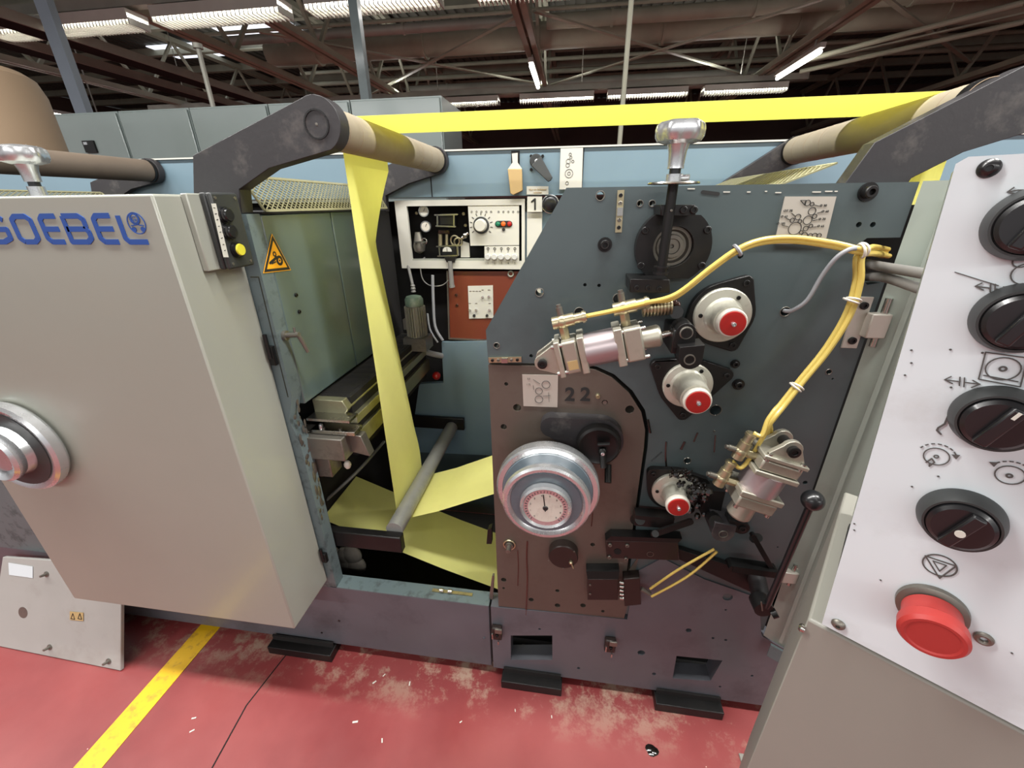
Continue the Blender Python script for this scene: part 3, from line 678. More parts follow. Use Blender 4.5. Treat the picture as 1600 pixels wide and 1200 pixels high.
# side frame of left unit
t = thing('left_side_frame', 'blue-grey side frame edge of the left press unit beside the gap', 'machine frame', (-1.2, .02, .3))
ed = MB().prism([V((-2.6, 0, zl)), V((-.70, 0, zl)), V((-.70, 0, .86)), V((-.715, 0, .93)), V((-.69, 0, 1.0)), V((-.69, 0, 1.427)), V((-2.6, 0, 1.427))], (0, .04, 0))
ed.build('side_plate', 'strip', t)
rg = MB()
random.seed(3)
for k in range(36):
    z = .60+.42*k/36; y = random.uniform(.003, .037); rg.sphere((-.6995 if z < .86 else -.6985, y, z), random.uniform(.004, .011), 8, (.12, random.uniform(.3, 1), random.uniform(.8, 2)))
rg.build('worn_edge', 'dull', t, kind='stuff')
# green grey machine panel (side door) with warning sign
t = thing('side_cabinet', 'green-grey side cabinet of the left unit with a warning triangle', 'machine cabinet', (-1.1, .35, .96))
MB().box(-1.84, -.69, .042, .325, .958, 1.425).build('door', 'side', t, bevel=.003)
MB().box(-1.84, -.69, .331, .545, .958, 1.425).build('rear_door', 'side', t, bevel=.003)
MB().box(-1.84, -.71, .325, .331, .962, 1.42).build('seam', 'ink', t)
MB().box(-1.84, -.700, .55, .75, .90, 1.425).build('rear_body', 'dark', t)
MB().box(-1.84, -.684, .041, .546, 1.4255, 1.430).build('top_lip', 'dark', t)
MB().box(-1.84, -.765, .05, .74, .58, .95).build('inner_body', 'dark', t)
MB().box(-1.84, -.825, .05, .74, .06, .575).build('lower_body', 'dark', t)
for px_, py_ in ((462, 461), (467, 487)): bolt(atx(px_, py_, -.69), .005, t, 'black', .004, axis=(1, 0, 0))
NX = (1, 0, 0)
line(MB(), [atx(392, 433, -.6895), atx(404, 433, -.6895), atx(425, 520, -.6895), atx(450, 620, -.6895)], .003, NX).build('door_gap', 'ink', t)
# warning triangle
w = thing('warning_sign', 'yellow triangular roller hazard sign on the green-grey cabinet', 'warning sign', atx(432, 424, -.688))
a, b, c = atx(424.5, 365, -.6885), atx(411, 427, -.6885), atx(454.5, 422, -.6885); g0 = (a+b+c)/3
def sc(f, off): return [g0 + (p-g0)*f + V((off, 0, 0)) for p in (a, b, c)]
MB().prism(sc(1, 0), (.0006, 0, 0)).build('border', 'yel', w); MB().prism(sc(.94, .0006), (.0004, 0, 0)).build('frame', 'ink', w); MB().prism(sc(.72, .001), (.0004, 0, 0)).build('field', 'yel', w)
s = MB(); o3 = V((.0016, 0, 0))
q = atx(436, 407, -.6885)+o3; ring(s, q, NX, .0085, .006, n=18); s.lathe(q, NX, [(0, 0), (0, .002), (.0006, .002), (.0006, 0)], 10)
q = atx(428, 397, -.6885)+o3; ring(s, q, NX, .0045, .003, n=14)
line(s, [atx(421, 411, -.6885)+o3, atx(427, 406, -.6885)+o3, atx(431, 402, -.6885)+o3], .006, NX); line(s, [atx(424, 412, -.6885)+o3, atx(430, 409, -.6885)+o3], .003, NX)
s.build('pictogram', 'ink', w)
# clamp handle on the cabinet
h = thing('clamp_handle', 'small metal clamping lever on the green-grey cabinet', 'handle', atx(445, 524, -.69))
p0 = atx(444, 524, -.69); p1 = p0+V((.035, 0, .003)); p2 = p1+V((.010, .012, -.048))
MB().cyl(p0, p0+V((.008, 0, 0)), .012).cyl(p0, p1+V((.006, 0, 0)), .0065, n=14).build('hub', 'dull', h)
MB().tube([p1, p1+V((.004, .004, -.012)), p2], .006, 10, r_end=.0045).build('lever', 'dull', h)
MB().cyl(p1+V((-.004, 0, 0)), p1+V((-.004, 0, .018)), .003, n=8).build('pin', 'dull', h)
# hinges at the cover edge
for (px_, py_, lab) in ((427, 552, 'black hinge on the edge between cover and green-grey cabinet'), (508, 868, 'small black latch low on the cover edge above the ledge')):
    q = at(px_, py_, -.001); s_ = 1 if py_ < 700 else .7
    h = thing('hinge', lab, 'hinge', q)
    MB().box(q.x-.006, q.x+.008, -.012, .0, q.z-.028*s_, q.z+.02*s_).build('leaf', 'black', h, bevel=.001)
    MB().cyl((q.x-.002, -.012, q.z-.01), (q.x-.002, -.012, q.z+.05*s_), .005, n=12).build('pin', 'black', h)

# big cover
CX0, CX1, CY, CZ0, CZ1 = -1.452, -.722, -.17, .358, 1.463
t = thing('machine_cover', 'large pale grey machine cover with blue GOEBEL lettering', 'machine cover', ((CX0+CX1)/2, -.09, CZ0))
MB().box(CX0, CX1, CY, -.003, CZ0, CZ1).build('shell', 'cover', t, bevel=.004)
# lettering, flat letters on the front
ly = CY-.0008
zt, zb = at(100, 337.5, CY).z, at(100, 378, CY).z
Hh = zt-zb; W_ = .0092
def X_(px): return at(px, 358, CY).x
def Lt(pts, mb, x0, x1):
    P = []
    for u, v in pts: P.append(V((x0+(x1-x0)*u, ly, zb+Hh*v)))
    line(mb, P, W_, (0, 1, 0), .001, 2)
bounds = {'G': (-52, 15), 'O': (21, 58), 'E': (65, 98), 'B': (101, 142), 'F': (148, 183), 'L': (187, 229)}
r_ = .10
def rc(u0, v0, u1, v1, r=.22, rv=.14): return [(u0+r, v0), (u1-r, v0), (u1, v0+rv), (u1, v1-rv), (u1-r, v1), (u0+r, v1), (u0, v1-rv), (u0, v0+rv), (u0+r, v0)]
shapes = {'G': [[(1, .86), (.9, 1), (.2, 1), (0, .86), (0, .14), (.2, 0), (.8, 0), (1, .14), (1, .5), (.5, .5)]],
 'O': [rc(0, 0, 1, 1)], 'E': [[(1, 1), (.2, 1), (0, .86), (0, .14), (.2, 0), (1, 0)], [(0, .5), (.95, .5)]],
 'B': [[(0, 1), (0, 0), (.8, 0), (1, .14), (1, .38), (.9, .5), (.95, .6), (.95, .86), (.75, 1), (0, 1)], [(0, .5), (.9, .5)]],
 'F': [[(1, 1), (.2, 1), (0, .86), (0, .14), (.2, 0), (1, 0)], [(0, .5), (.95, .5)]], 'L': [[(0, 1), (0, .14), (.15, 0), (1, 0)]]}
for kx, (a, b) in bounds.items():
    mb = MB()
    for s_ in shapes[kx]: Lt(s_, mb, X_(a+4.5), X_(b-4))
    mb.build('letter', 'blue', t)
e = at(213, 349, CY-.001); mb = MB(); ring(mb, e, (0, 1, 0), .0175, .0016, n=32)
ring(mb, e+V((-.001, 0, .008)), (0, 1, 0), .0085, .004, n=20)
for dx in (-.009, .009): mb.lathe(e+V((dx, 0, -.010)), (0, 1, 0), [(0, 0), (0, .0045), (.0006, .0045), (.0006, 0)], 14)
line(mb, [e+V((-.012, 0, -.004)), e+V((0, 0, -.002)), e+V((.012, 0, -.004))], .0018, (0, 1, 0))
mb.build('emblem', 'blue', t)
writing('G', e+V((-.001, -.001, .0035)), XR, ZU, .012, 'blue', 'emblem_letter', t)

# push-button box on the cover's side
bx0, bx1, by0, by1, bz0, bz1 = -.7215, -.684, -.088, -.018, 1.325, 1.467
t = thing('push_button_box', 'black push-button box with a yellow button on the cover side', 'push-button box', (bx0, by0, bz0))
MB().box(bx0, bx0+.013, by0-.027, by1, bz0, bz1-.002).build('mount', 'cover', t, bevel=.002)
MB().box(bx0+.0135, bx1-.012, by0, by1, bz0, bz1).build('base', 'bplast', t, bevel=.003)
MB().box(bx1-.0115, bx1, by0, by1, bz0, bz1).build('lid', 'bplast', t, bevel=.004)
for (px_, py_, m, lab) in ((356, 336, 'plastic', 'upper black push button'), (362, 362, 'plastic', 'middle black push button'), (374, 390, 'ybtn', 'yellow push button')):
    q = atx(px_, py_, bx1+.008); q.x = bx1
    k = MB().lathe(q, NX, [(0, 0), (0, .0155), (.004, .0155), (.004, .0135), (.010, .0135), (.010, 0)], 24).build('button_ring', 'plastic', t)
    MB().lathe(q+V((.010, 0, 0)), NX, [(0, 0), (0, .0118), (.003, .0108), (.003, 0)], 20).build('button', m, t, lab)
MB().prism([atx(330, 318, bx1+.0003), atx(337, 318, bx1+.0003), atx(357, 402, bx1+.0003), atx(349, 402, bx1+.0003)], (.0006, 0, 0)).build('label_strip', 'signw', t)
mk = MB()
for k, nm in enumerate('12345678'):
    q = atx(333.5+20*(k+.6)/8.4, 322+80*(k+.3)/8.4, bx1+.0012); line(mk, [q+V((0, -.0015, 0)), q+V((0, .0015, .0006*(k % 3)))], .0012, NX)
mk.build('label_marking', 'ink', t)
for yy in (by0+.01, by1-.01):
    for zz in (bz0+.01, bz1-.01): bolt((bx1, yy, zz), .003, t, 'dull', .001, axis=NX)

# grey board leaning under the cover
t = thing('leaning_board', 'grey sheet-metal panel leaning at the machine foot on the red floor', 'panel', (-1.7, -.12, 0))
bl = [V((-2.02, -.15, .004)), V((-1.455, -.165, .004)), V((-1.455, -.03, .345)), V((-1.96, -.03, .31))]
MB().prism(bl, V((0, .011, -.005))).build('sheet', 'sheet', t, bevel=.002)
nb = (bl[1]-bl[0]).cross(bl[3]-bl[0]).normalized(); nb = nb if nb.y < 0 else -nb
def onb(x, y):
    d = ray(x, y); tt = (bl[0]-CAM).dot(nb)/d.dot(nb); return CAM+d*tt
for px_, py_ in ((73, 897), (78, 1011), (170, 1033)):
    q = onb(px_, py_); MB().lathe(q, nb, [(0, 0), (0, .010), (.002, .010), (.003, .005), (.018, .004), (.018, 0)], 14).build('wing_screw', 'dull', t)
q = onb(36, 957); MB().lathe(q, nb, [(0, 0), (0, .020), (.0006, .020), (.0006, 0)], 28).build('hole_cover', 'dull', t)
mb = MB().prism([onb(110, 955)+nb*.001, onb(131, 957)+nb*.001, onb(131, 970)+nb*.001, onb(110, 968)+nb*.001], nb*.001); mb.build('sticker', 'tape', t)
MB().prism([onb(14, 879)+nb*.001, onb(52, 885)+nb*.001, onb(52, 903)+nb*.001, onb(15, 898)+nb*.001], nb*.0006).build('label', 'white', t)
mb = MB()
for x_ in (115, 126): line(mb, [onb(x_-3, 966)+nb*.0025, onb(x_, 958)+nb*.0025, onb(x_+3, 967)+nb*.0025, onb(x_-3, 966)+nb*.0025], .002, nb)
mb.build('sticker_mark', 'ink', t)

# hand wheels
def hand_wheel(x, z, lab, dial):
    t = thing('hand_wheel', lab, 'hand wheel', (x, -.1, z-.116), 'register hand wheels')
    MB().ycyl(x, z, -.001, -.075, .03).build('shaft', 'black', t)
    MB().lathe((x, -.070, z), (0, -1, 0), [(0, 0), (0, .108), (.004, .116), (.026, .116), (.030, .112), (.030, .102), (.028, .100), (.028, 0)], 64).build('scale_ring', 'chrome', t)
    MB().lathe((x, -.0985, z), (0, -1, 0), [(0, 0), (0, .101), (.003, .099), (.003, 0)], 64).build('rear_disc', 'wheel', t)
    MB().lathe((x, -.1015, z), (0, -1, 0), [(0, 0), (0, .080), (.018, .090), (.030, .096), (.040, .095), (.044, .090), (.044, .084), (.036, .078), (.026, .060), (.026, 0)], 64).build('grip_ring', 'chrome', t)
    MB().lathe((x, -.1276, z), (0, -1, 0), [(0, 0), (0, .084 if dial else .06), (.012, .076), (.012, 0)], 56).build('face_disc', 'wheel', t)
    if dial:
        g = MB().lathe((x, -.1397, z), (0, -1, 0), [(0, 0), (0, .056), (.016, .055), (.020, .051), (.016, .047), (.014, 0)], 48).build('dial_bezel', 'chrome', t)
        MB().lathe((x, -.1537, z), (0, -1, 0), [(0, 0), (.0015, .0465), (.002, 0)], 40).build('dial_face', 'rim', g)
        mb = MB(); o = V((x, -.1562, z))
        for i in range(30):
            a = radians(225-270*i/29); u = V((cos(a), 0, sin(a))); line(mb, [o+u*.040, o+u*(.044 if i % 3 else .045)], .0008, (0, 1, 0), joint=False)
        line(mb, [o+V((0, 0, -.008)), o+V((-.005, 0, .034))], .0022, (0, 1, 0)); mb.lathe(o, (0, -1, 0), [(0, 0), (0, .006), (.002, .005), (.002, 0)], 16)
        mb.build('needle', 'ink', g)
        for i, nn in enumerate('0123456789'):
            a = radians(225-30*i); u = V((cos(a), 0, sin(a))); writing(nn, o+u*.033+V((0, 0, -.002)), XR, ZU, .006, 'inkg', 'numeral', g)
    else:
        MB().lathe((x, -.1396, z), (0, -1, 0), [(0, 0), (0, .05), (.03, .045), (.034, .04), (.034, .03), (.028, .026), (.028, 0)], 48).build('hub', 'chrome', t)
    return t
hand_wheel(-.034, .848, 'large grey and aluminium hand wheel with round dial on the brown plate', True)
hand_wheel(-.034, .848, '', True) if False else None
# its neighbour stands proud of the cover's face
def cover_wheel():
    q = at(-12, 716, -.24); x, z = q.x, q.z
    t = thing('hand_wheel', 'aluminium hand wheel at the left edge on the pale cover', 'hand wheel', (x, -.2, z-.11), 'register hand wheels')
    MB().lathe((x, -.171, z), (0, -1, 0), [(0, 0), (0, .085), (.006, .112), (.012, .116), (.030, .116), (.036, .110), (.032, .095), (.018, .07), (.018, 0)], 64).build('rim_dish', 'chrome', t)
    MB().lathe((x, -.1975, z), (0, -1, 0), [(0, 0), (0, .097), (.008, .097), (.008, 0)], 64).build('dark_ring', 'bplast', t)
    MB().lathe((x, -.1985, z), (0, -1, 0), [(0, 0), (0, .066), (.022, .060), (.030, .064), (.040, .064), (.046, .058), (.042, .048), (.034, .04), (.034, 0)], 56).build('hub', 'chrome', t)
cover_wheel()

# arms and rollers (X/Z outline in the frame plane)
def arm(name, lab, xc, zc, pts, y0, y1, r=.048, cap=False):
    t = thing(name, lab, 'roller arm', (xc-.2, (y0+y1)/2, 1.43))
    body = [V((x, y0, z)) for x, z in pts]
    arcs = [V((xc+r*cos(radians(a)), y0, zc+r*sin(radians(a)))) for a in range(118, -66, -12)]
    MB().prism(body[:2] + arcs + body[2:], (0, y1-y0, 0)).build('casting', 'arm', t, bevel=.003)
    if cap: ring(MB(), (xc, y0-.0005, zc), (0, 1, 0), .024, .003, .002).build('cap_ring', 'black', t); bolt((xc, y0, zc), .0025, t, 'dull', .001)
    return t
XL, XRr, ZR = -.495, .665, 1.583
armL = [(-.80, 1.47), (-.777, 1.538), (-.612, 1.512), (-.692, 1.474), (-.700, 1.428), (-.80, 1.428)]
arm('roller_support', 'near black cast arm carrying the left paper-wrapped roller', XL, ZR, armL, .0, .035, cap=True)
sh = XRr-XL
armF = [(-.80, 1.47), (-.777, 1.538), (-.60, 1.512), (-.692, 1.474), (-.695, 1.42), (-.80, 1.42)]
arm('roller_support', 'far arm holding the far end of the left paper-wrapped roller', XL, ZR, armF, .72, .745, r=.044)
armRn = [(.455, 1.43), (.50, 1.530), (.64, 1.512), (.575, 1.474), (.56, 1.43)]
arm('roller_support', 'large black cast arm at upper right in front of the right roller', XRr+.035, ZR, armRn, .037, .070, r=.050)
armRf = [(.40, 1.43), (.48, 1.505), (.60, 1.512), (.56, 1.474), (.54, 1.43)]
arm('roller_support', 'far arm at the far end of the right roller', XRr, ZR, armRf, .72, .745, r=.038)
arm('roller_support', 'far arm of the leftmost dark roller behind the star knob', XL-1.15, ZR-.01, [(-1.95, 1.47), (-1.93, 1.538), (-1.75, 1.512), (-1.84, 1.474), (-1.85, 1.43), (-1.95, 1.43)], .72, .745, r=.044)
def roller(x, z, y0, y1, r, m, lab, bands=True):
    t = thing('roller', lab, 'roller', (x, (y0+y1)/2, z-r), 'web guide rollers')
    MB().cyl((x, y0, z), (x, y1, z), r, n=48).build('sleeve', m, t)
    if bands:
        mb = MB(); random.seed(int(x*100))
        for y in (.06, .115, .50, .58, .65): mb.torus((x, y, z), (.08, 1, .05), r-.0002, .0007, 40, 6)
        mb.build('paper_edge', 'roll', t, kind='stuff')
    for y in (y0-.002, y1-.008): MB().cyl((x, y, z), (x, y+.01, z), r+.002, n=40).build('end_ring', 'black', t)
    return t
roller(XL, ZR, .037, .716, .038, 'kraft', 'left upper roller wrapped in tan paper under the yellow web')
roller(XRr, ZR, .073, .716, .038, 'kraft', 'right upper roller wrapped in tan paper behind the large arm')
roller(XL-1.15, ZR-.01, -.25, .716, .038, 'tube_d', 'leftmost dark brown roller behind the star knob', False)
XI, ZI, RI = -.512, .515, .027
t = thing('idler_roller', 'thin grey idler roller low in the gap with the web around it', 'roller', (XI, .4, ZI-RI))
MB().cyl((XI, .074, ZI), (XI, .722, ZI), RI, n=40).build('tube', 'idler', t)
MB().box(-.74, -.482, .045, .072, .452, .512).build('near_bracket', 'black', t, 'dark oily flat bracket', bevel=.003)
MB().box(-.72, -.455, .724, .74, .50, .56).build('far_bracket', 'black', t, bevel=.003)

# yellow webs
WY0, WY1 = .158, .402
def web(name, lab, path, fold=None):
    bm = bmesh.new(); ny = 14; rows = []
    path = [V(p) for p in path]
    for p in path:
        row = []
        for j in range(ny+1):
            y = WY0+(WY1-WY0)*j/ny; x, z = p.x, p.z
            if fold and .56 < z < 1.53:
                f = (1.53-z)/(1.53-.56); dd = j/ny - f     # crease runs from near edge at top to far edge at bottom
                if dd > 0: x -= .085*dd*min(1, f*5)*min(1, (1-f)*8)
            row.append(bm.verts.new((x, y, z)))
        rows.append(row)
    for a, b in zip(rows, rows[1:]):
        for j in range(ny): bm.faces.new([a[j], a[j+1], b[j+1], b[j]])
    m = MB(); m.bm.free(); m.bm = bm
    o = m.build(name, 'paper'); tag(o, lab, 'paper web')
    o.data.shade_flat()
    s = o.modifiers.new('thick', 'SOLIDIFY'); s.thickness = .0003
    return o
rr_ = .0388
path = []
path += [(XRr+rr_+.001, 0, 1.43), (XRr+rr_, 0, 1.50)]
path += [(XRr+rr_*cos(radians(a)), 0, ZR+rr_*sin(radians(a))) for a in range(0, 91, 10)]
path += [(XRr+(XL-XRr)*k/8, 0, ZR+rr_) for k in range(1, 8)]
path += [(XL+rr_*cos(radians(a)), 0, ZR+rr_*sin(radians(a))) for a in range(90, 181, 10)]
xa, xb = XL-rr_, XI-RI-.0008
path += [(xa+(xb-xa)*k/40, 0, ZR+(ZI-ZR)*k/40) for k in range(1, 40)]
ri = RI+.0008
path += [(XI+ri*cos(radians(a)), 0, ZI+ri*sin(radians(a))) for a in range(180, 295, 8)]
path += [(-.40, 0, .528), (-.223, 0, .612), (-.05, 0, .695), (.02, 0, .72)]
web('paper_web', 'bright yellow paper web over the top rollers and down to the idler', path, True)
web('paper_web', 'lower yellow paper web sloping down to the right under the idler', [(-.82, 0, .449), (-.80, 0, .441), (-.556, 0, .338), (-.40, 0, .275), (-.225, 0, .213), (-.10, 0, .165)])

# expanded metal guards
def guard(lab, x0, z0, x1, z1, y0, y1):
    t = thing('mesh_guard', lab, 'mesh guard', ((x0+x1)/2, (y0+y1)/2, z0))
    mb = MB(); d = V((x1-x0, 0, z1-z0)); L = d.length; d.normalize(); n = d.cross(V((0, 1, 0)))
    s_ = .017; W = y1-y0; k = -L
    def P(u, v): return V((x0, y0, z0)) + d*u + V((0, v, 0))
    for sg in (1, -1):
        v = -L
        while v < W+L:
            # strand u from 0..L while y moves sg*1.4*u
            u0, u1 = 0, L
            pa, pb = v, v+sg*L*1.5
            if sg < 0: pa, pb = v+L*1.5, v
            # clip to 0..W
            f = (pb-pa)/L
            lo, hi = 0, L
            if f > 0: lo = max(lo, (0-pa)/f); hi = min(hi, (W-pa)/f)
            else: lo = max(lo, (W-pa)/f); hi = min(hi, (0-pa)/f)
            if hi-lo > .002: 
                A, B = P(lo, pa+f*lo), P(hi, pa+f*hi); mb.obox((A+B)/2, (B-A, n, (B-A).cross(n)), ((B-A).length/2, .0009, .0011))
            v += s_
    mb.build('mesh', 'mesh', t)
    mb = MB()
    for A, B in ((P(0, 0), P(0, W)), (P(L, 0), P(L, W)), (P(0, 0), P(L, 0)), (P(0, W), P(L, W))): mb.obox((A+B)/2, (B-A, n, (B-A).cross(n)), ((B-A).length/2, .0015, .003))
    mb.build('frame', 'mesh', t)
guard('expanded metal guard at the left beside the hanging yellow web', -.69, 1.432, -.73, 1.503, .06, .715)
guard('expanded metal guard lying under the right roller', .40, 1.470, .49, 1.505, .12, .715)
guard('expanded metal guard behind the leftmost star knob', -1.85, 1.465, -1.89, 1.50, .06, .715)

# steel beam (blanket bar) with end block
t = thing('press_beam', 'oily steel beam crossing the gap under the green-grey cabinet', 'steel beam', (-.63, .4, .76))
MB().prism([V((-.70, .085, .905)), V((-.612, .085, .905)), V((-.598, .085, .925)), V((-.61, .085, .950)), V((-.70, .085, .950))], (0, .64, 0)).build('top_bar', 'beam', t, bevel=.002)
MB().box(-.69, -.585, .10, .73, .872, .898).build('middle_bar', 'beam', t, bevel=.002)
MB().box(-.70, -.590, .095, .73, .79, .842).build('lower_bar', 'beam', t, bevel=.002)
MB().box(-.70, -.60, .11, .72, .842, .95).box(-.70, -.606, .11, .72, .76, .79).build('core', 'dark', t)
MB().box(-.70, -.575, .045, .092, .905, .912).build('end_lip', 'steel', t)
MB().box(-.70, -.570, .05, .095, .862, .874).build('clamp_plate', 'steel', t, bevel=.001)
MB().box(-.75, -.600, .03, .105, .79, .860).build('end_block', 'dull', t, bevel=.003)
MB().prism([V((-.62, .07, .86)), V((-.565, .07, .85)), V((-.548, .07, .785)), V((-.62, .07, .80))], (0, .03, 0)).build('side_block', 'dull', t, bevel=.002)
MB().box(-.74, -.66, .045, .10, .72, .79).build('foot_block', 'dull', t, bevel=.003)
for px_, py_ in ((500, 645), (528, 652), (482, 674), (495, 673), (515, 676), (530, 676)):
    q = at(px_, py_, .06); bolt((q.x, .06, .874 if py_ < 660 else .860), .0045, t, 'dull', .004, axis=(0, 0, 1))
bolt((-.672, .06, .874), .006, t, 'chrome', .014, axis=(0, 0, 1))
# small cylinder hardware under the beam
t = thing('lever_fitting', 'small worn metal fitting hanging in the dark below the beam', 'fitting', at(540, 730, .12))
MB().tube([at(500, 742, .1), at(520, 715, .12), at(545, 690, .16), at(590, 660, .3)], .008, 8).build('rod', 'dull', t)
MB().sphere(at(543, 726, .1), .011, 10, (1, 1, 1.3)).build('knob', 'rim', t)
tag(MB().tube([at(500, 790, .2), at(560, 735, .3), at(600, 690, .5)], .006, 8).build('hose', 'cable'), 'thin dark hose in the shadow under the steel beam', 'hose')
# rag in the dark bottom of the gap
bm = MB(); random.seed(5)
for k in range(7): bm.sphere(at(540+random.uniform(-16, 18), 880+random.uniform(-18, 14), .12), random.uniform(.022, .04), 12, (1, .5, random.uniform(1, 1.6)))
tag(bm.build('rag', 'rag'), 'grey oily rag crumpled in the dark behind the ledge', 'rag')
# catch on the ledge
t = thing('ledge_catch', 'small bright spring catch lying on the worn ledge', 'catch', at(708, 916, .03))
q0, q1 = at(675, 916, .03), at(738, 924, .03)
MB().box(q0.x, q1.x, .024, .034, zl+.003, zl+.006).build('strip', 'brass', t)
for px_ in (690, 703): q = at(px_, 914, .03); MB().cyl((q.x-.006, .026, zl+.012), (q.x+.006, .026, zl+.012), .006, n=14).build('roller', 'steel', t)
t = thing('ledge_bracket', 'small light bracket at the bottom corner of the brown plate', 'bracket', at(768, 935, .04))
MB().prism(F([(764, 935), (770, 938), (772, 900), (769, 900)], .02), (0, .01, 0)).build('plate', 'dull', t)
t = MB().prism(F([(760, 850), (768, 850), (768, 825), (762, 828)], .05), (0, .02, 0)); tag(t.build('stop_block', 'black'), 'small black stop block on the inner side of the brown plate', 'block')

# ================================================================== MAIN SIDE PLATE OF THE PRESS UNIT
RX = .565
t = thing('side_plate', 'blue-grey main side plate of the press unit with many bolts and holes', 'machine side plate', (.2, .02, .3))
arcp = [(872, 570), (905, 570.5), (930, 575), (957, 587), (985, 612), (1005, 643), (1011, 672), (1009, 700)]
slot = [at(1347, 372), V((RX, 0, at(1400, 371).z)), V((RX, 0, at(1400, 440).z)), at(1350, 446)]
outer = [at(885, 294), at(1436, 284)]
outer[1].x = RX; outer[0].z = outer[1].z = 1.467
outer += [V((RX, 0, slot[1].z)), V((slot[0].x+.008, 0, slot[0].z)), V((slot[0].x, 0, slot[0].z-.008)), V((slot[3].x, 0, slot[3].z+.006)), V((slot[3].x+.006, 0, slot[3].z)), V((RX, 0, slot[2].z)), V((RX, 0, .36)), V((.24, 0, .36))]
xr = at(1009, 700).x
outer += [V((xr+.003, 0, .36))] + [at(x+3, y-2) for x, y in reversed(arcp)] + [at(763, 567), at(759, 516)]
ph = [((843, 457), .0085), ((776, 540), .0065), ((830, 556), .004), ((914, 445), .0035), ((936, 446), .0035), ((966, 467), .0105), ((905, 488), .010), ((938, 306), .008), ((1000, 318), .0055), ((1019, 318), .0055), ((1118, 641), .0125), ((1074, 720), .008), ((1227, 487), .009), ((1295, 581), .0055), ((1301, 592), .002), ((1342, 351), .0045), ((1364, 351), .0045), ((1258, 754), .005), ((1157, 400), .005), ((1215, 855), .002)]
MB().prism(outer, (0, .035, 0), [hpts(c, r, 0) for c, r in ph]).build('plate', 'frame', t)
MB().box(.0, .66, .10, .12, .30, 1.43).build('shade_backing', 'dark', t)  # dark sheet added behind the plate so its holes look shaded inside
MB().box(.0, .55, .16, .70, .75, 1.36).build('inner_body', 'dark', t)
for px_, py_, r in ((945, 382, .009), (1355, 300, .010), (1153, 600, .008), (1148, 568, .006)):
    MB().lathe(at(px_, py_), (0, -1, 0), [(0, 0), (0, r*1.5), (.004, r*1.5), (.004, 0)], 24).build('washer', 'black', t); bolt(at(px_, py_, -.004), r, t, 'black', r*1.4)
for (px_, py_) in ((1116, 673),): bolt(at(px_, py_), .002, t, 'dull', .004)
mb = MB()
for (x0_, y0_, x1_) in ((1075, 295, 1085), (1131, 300, 1140), (1168, 300, 1172), (1212, 301, 1220), (1270, 300, 1282), (1290, 299, 1300), (1305, 299, 1308), (1196, 299, 1198)): line(mb, F([(x0_, y0_), (x1_, y0_)], -.0004), .002, (0, 1, 0))
mb.build('paint_chip', 'signw', t)
for c, r in ph:
    if r > .005: q = at(c[0], c[1]); MB().torus((q.x, 0, q.z), (0, 1, 0), r, .0009, 24, 6).build('hole_rim', 'dull', t)
line(MB(), F([(1098, 300), (1122, 303)], -.0004), .006, (0, 1, 0)).build('black_smear', 'ink', t)
mb = MB()
for l, w_ in ((((1041, 690), (1040, 712), (1042, 740)), .0022), (((1118, 680), (1116, 706)), .0016), (((1070, 690), (1064, 702)), .0030), (((1090, 676), (1084, 690)), .0020), (((1012, 655), (1016, 676)), .0030), (((1018, 720), (1034, 706)), .0014)): mb.tube(F(l, -.0003), w_, 6)
mb.build('oil_run', 'grease', t, kind='stuff')
# silver diagram plate
g = thing('diagram_plate', 'silver plate with a roller diagram at top right of the side plate', 'sign', at(1258, 378, -.001))
dp = [(1226, 307), (1306, 307), (1290, 375), (1214, 375)]
MB().prism(F([(1226, 307), (1306, 307), (1288, 381), (1209, 381)], -.0005), (0, -.002, 0)).build('plate', 'sign', g)
mb = MB()
for px_, py_, r in ((1262, 317, .0045), (1269, 319, .003), (1269, 330, .006), (1273, 338, .0035), (1262, 344, .007), (1247, 339, .0045), (1238, 344, .0035), (1250, 346, .003), (1242, 357, .0105), (1259, 357, .004), (1267, 353, .003), (1252, 363, .003), (1257, 368, .005), (1266, 368, .0035), (1273, 368, .004), (1280, 368, .0035)): ring(mb, at(px_, py_, -.003), (0, 1, 0), r, .0009, n=18)
line(mb, F([(1251, 313), (1258, 321), (1260, 313), (1251, 313)], -.003), .0009, (0, 1, 0), joint=False)
for a, b in (((1272, 320), (1280, 322)), ((1277, 333), (1284, 331)), ((1237, 333), (1243, 338)), ((1228, 341), (1236, 344)), ((1222, 352), (1232, 354)), ((1270, 345), (1278, 343)), ((1268, 355), (1276, 354))): line(mb, F([a, b], -.003), .0008, (0, 1, 0), joint=False)
mb.build('diagram', 'ink', g)
for s_, px_, py_ in (('Ø 90', 1286, 323), ('Ø 60', 1289, 332), ('Ø 70', 1284, 344), ('Ø 65', 1282, 355), ('OT 78', 1231, 331), ('Ø 62', 1225, 340), ('Ø 185', 1220, 351)): writing(s_, at(px_, py_, -.003), XR, ZU, .0055, 'ink', 'text', g)

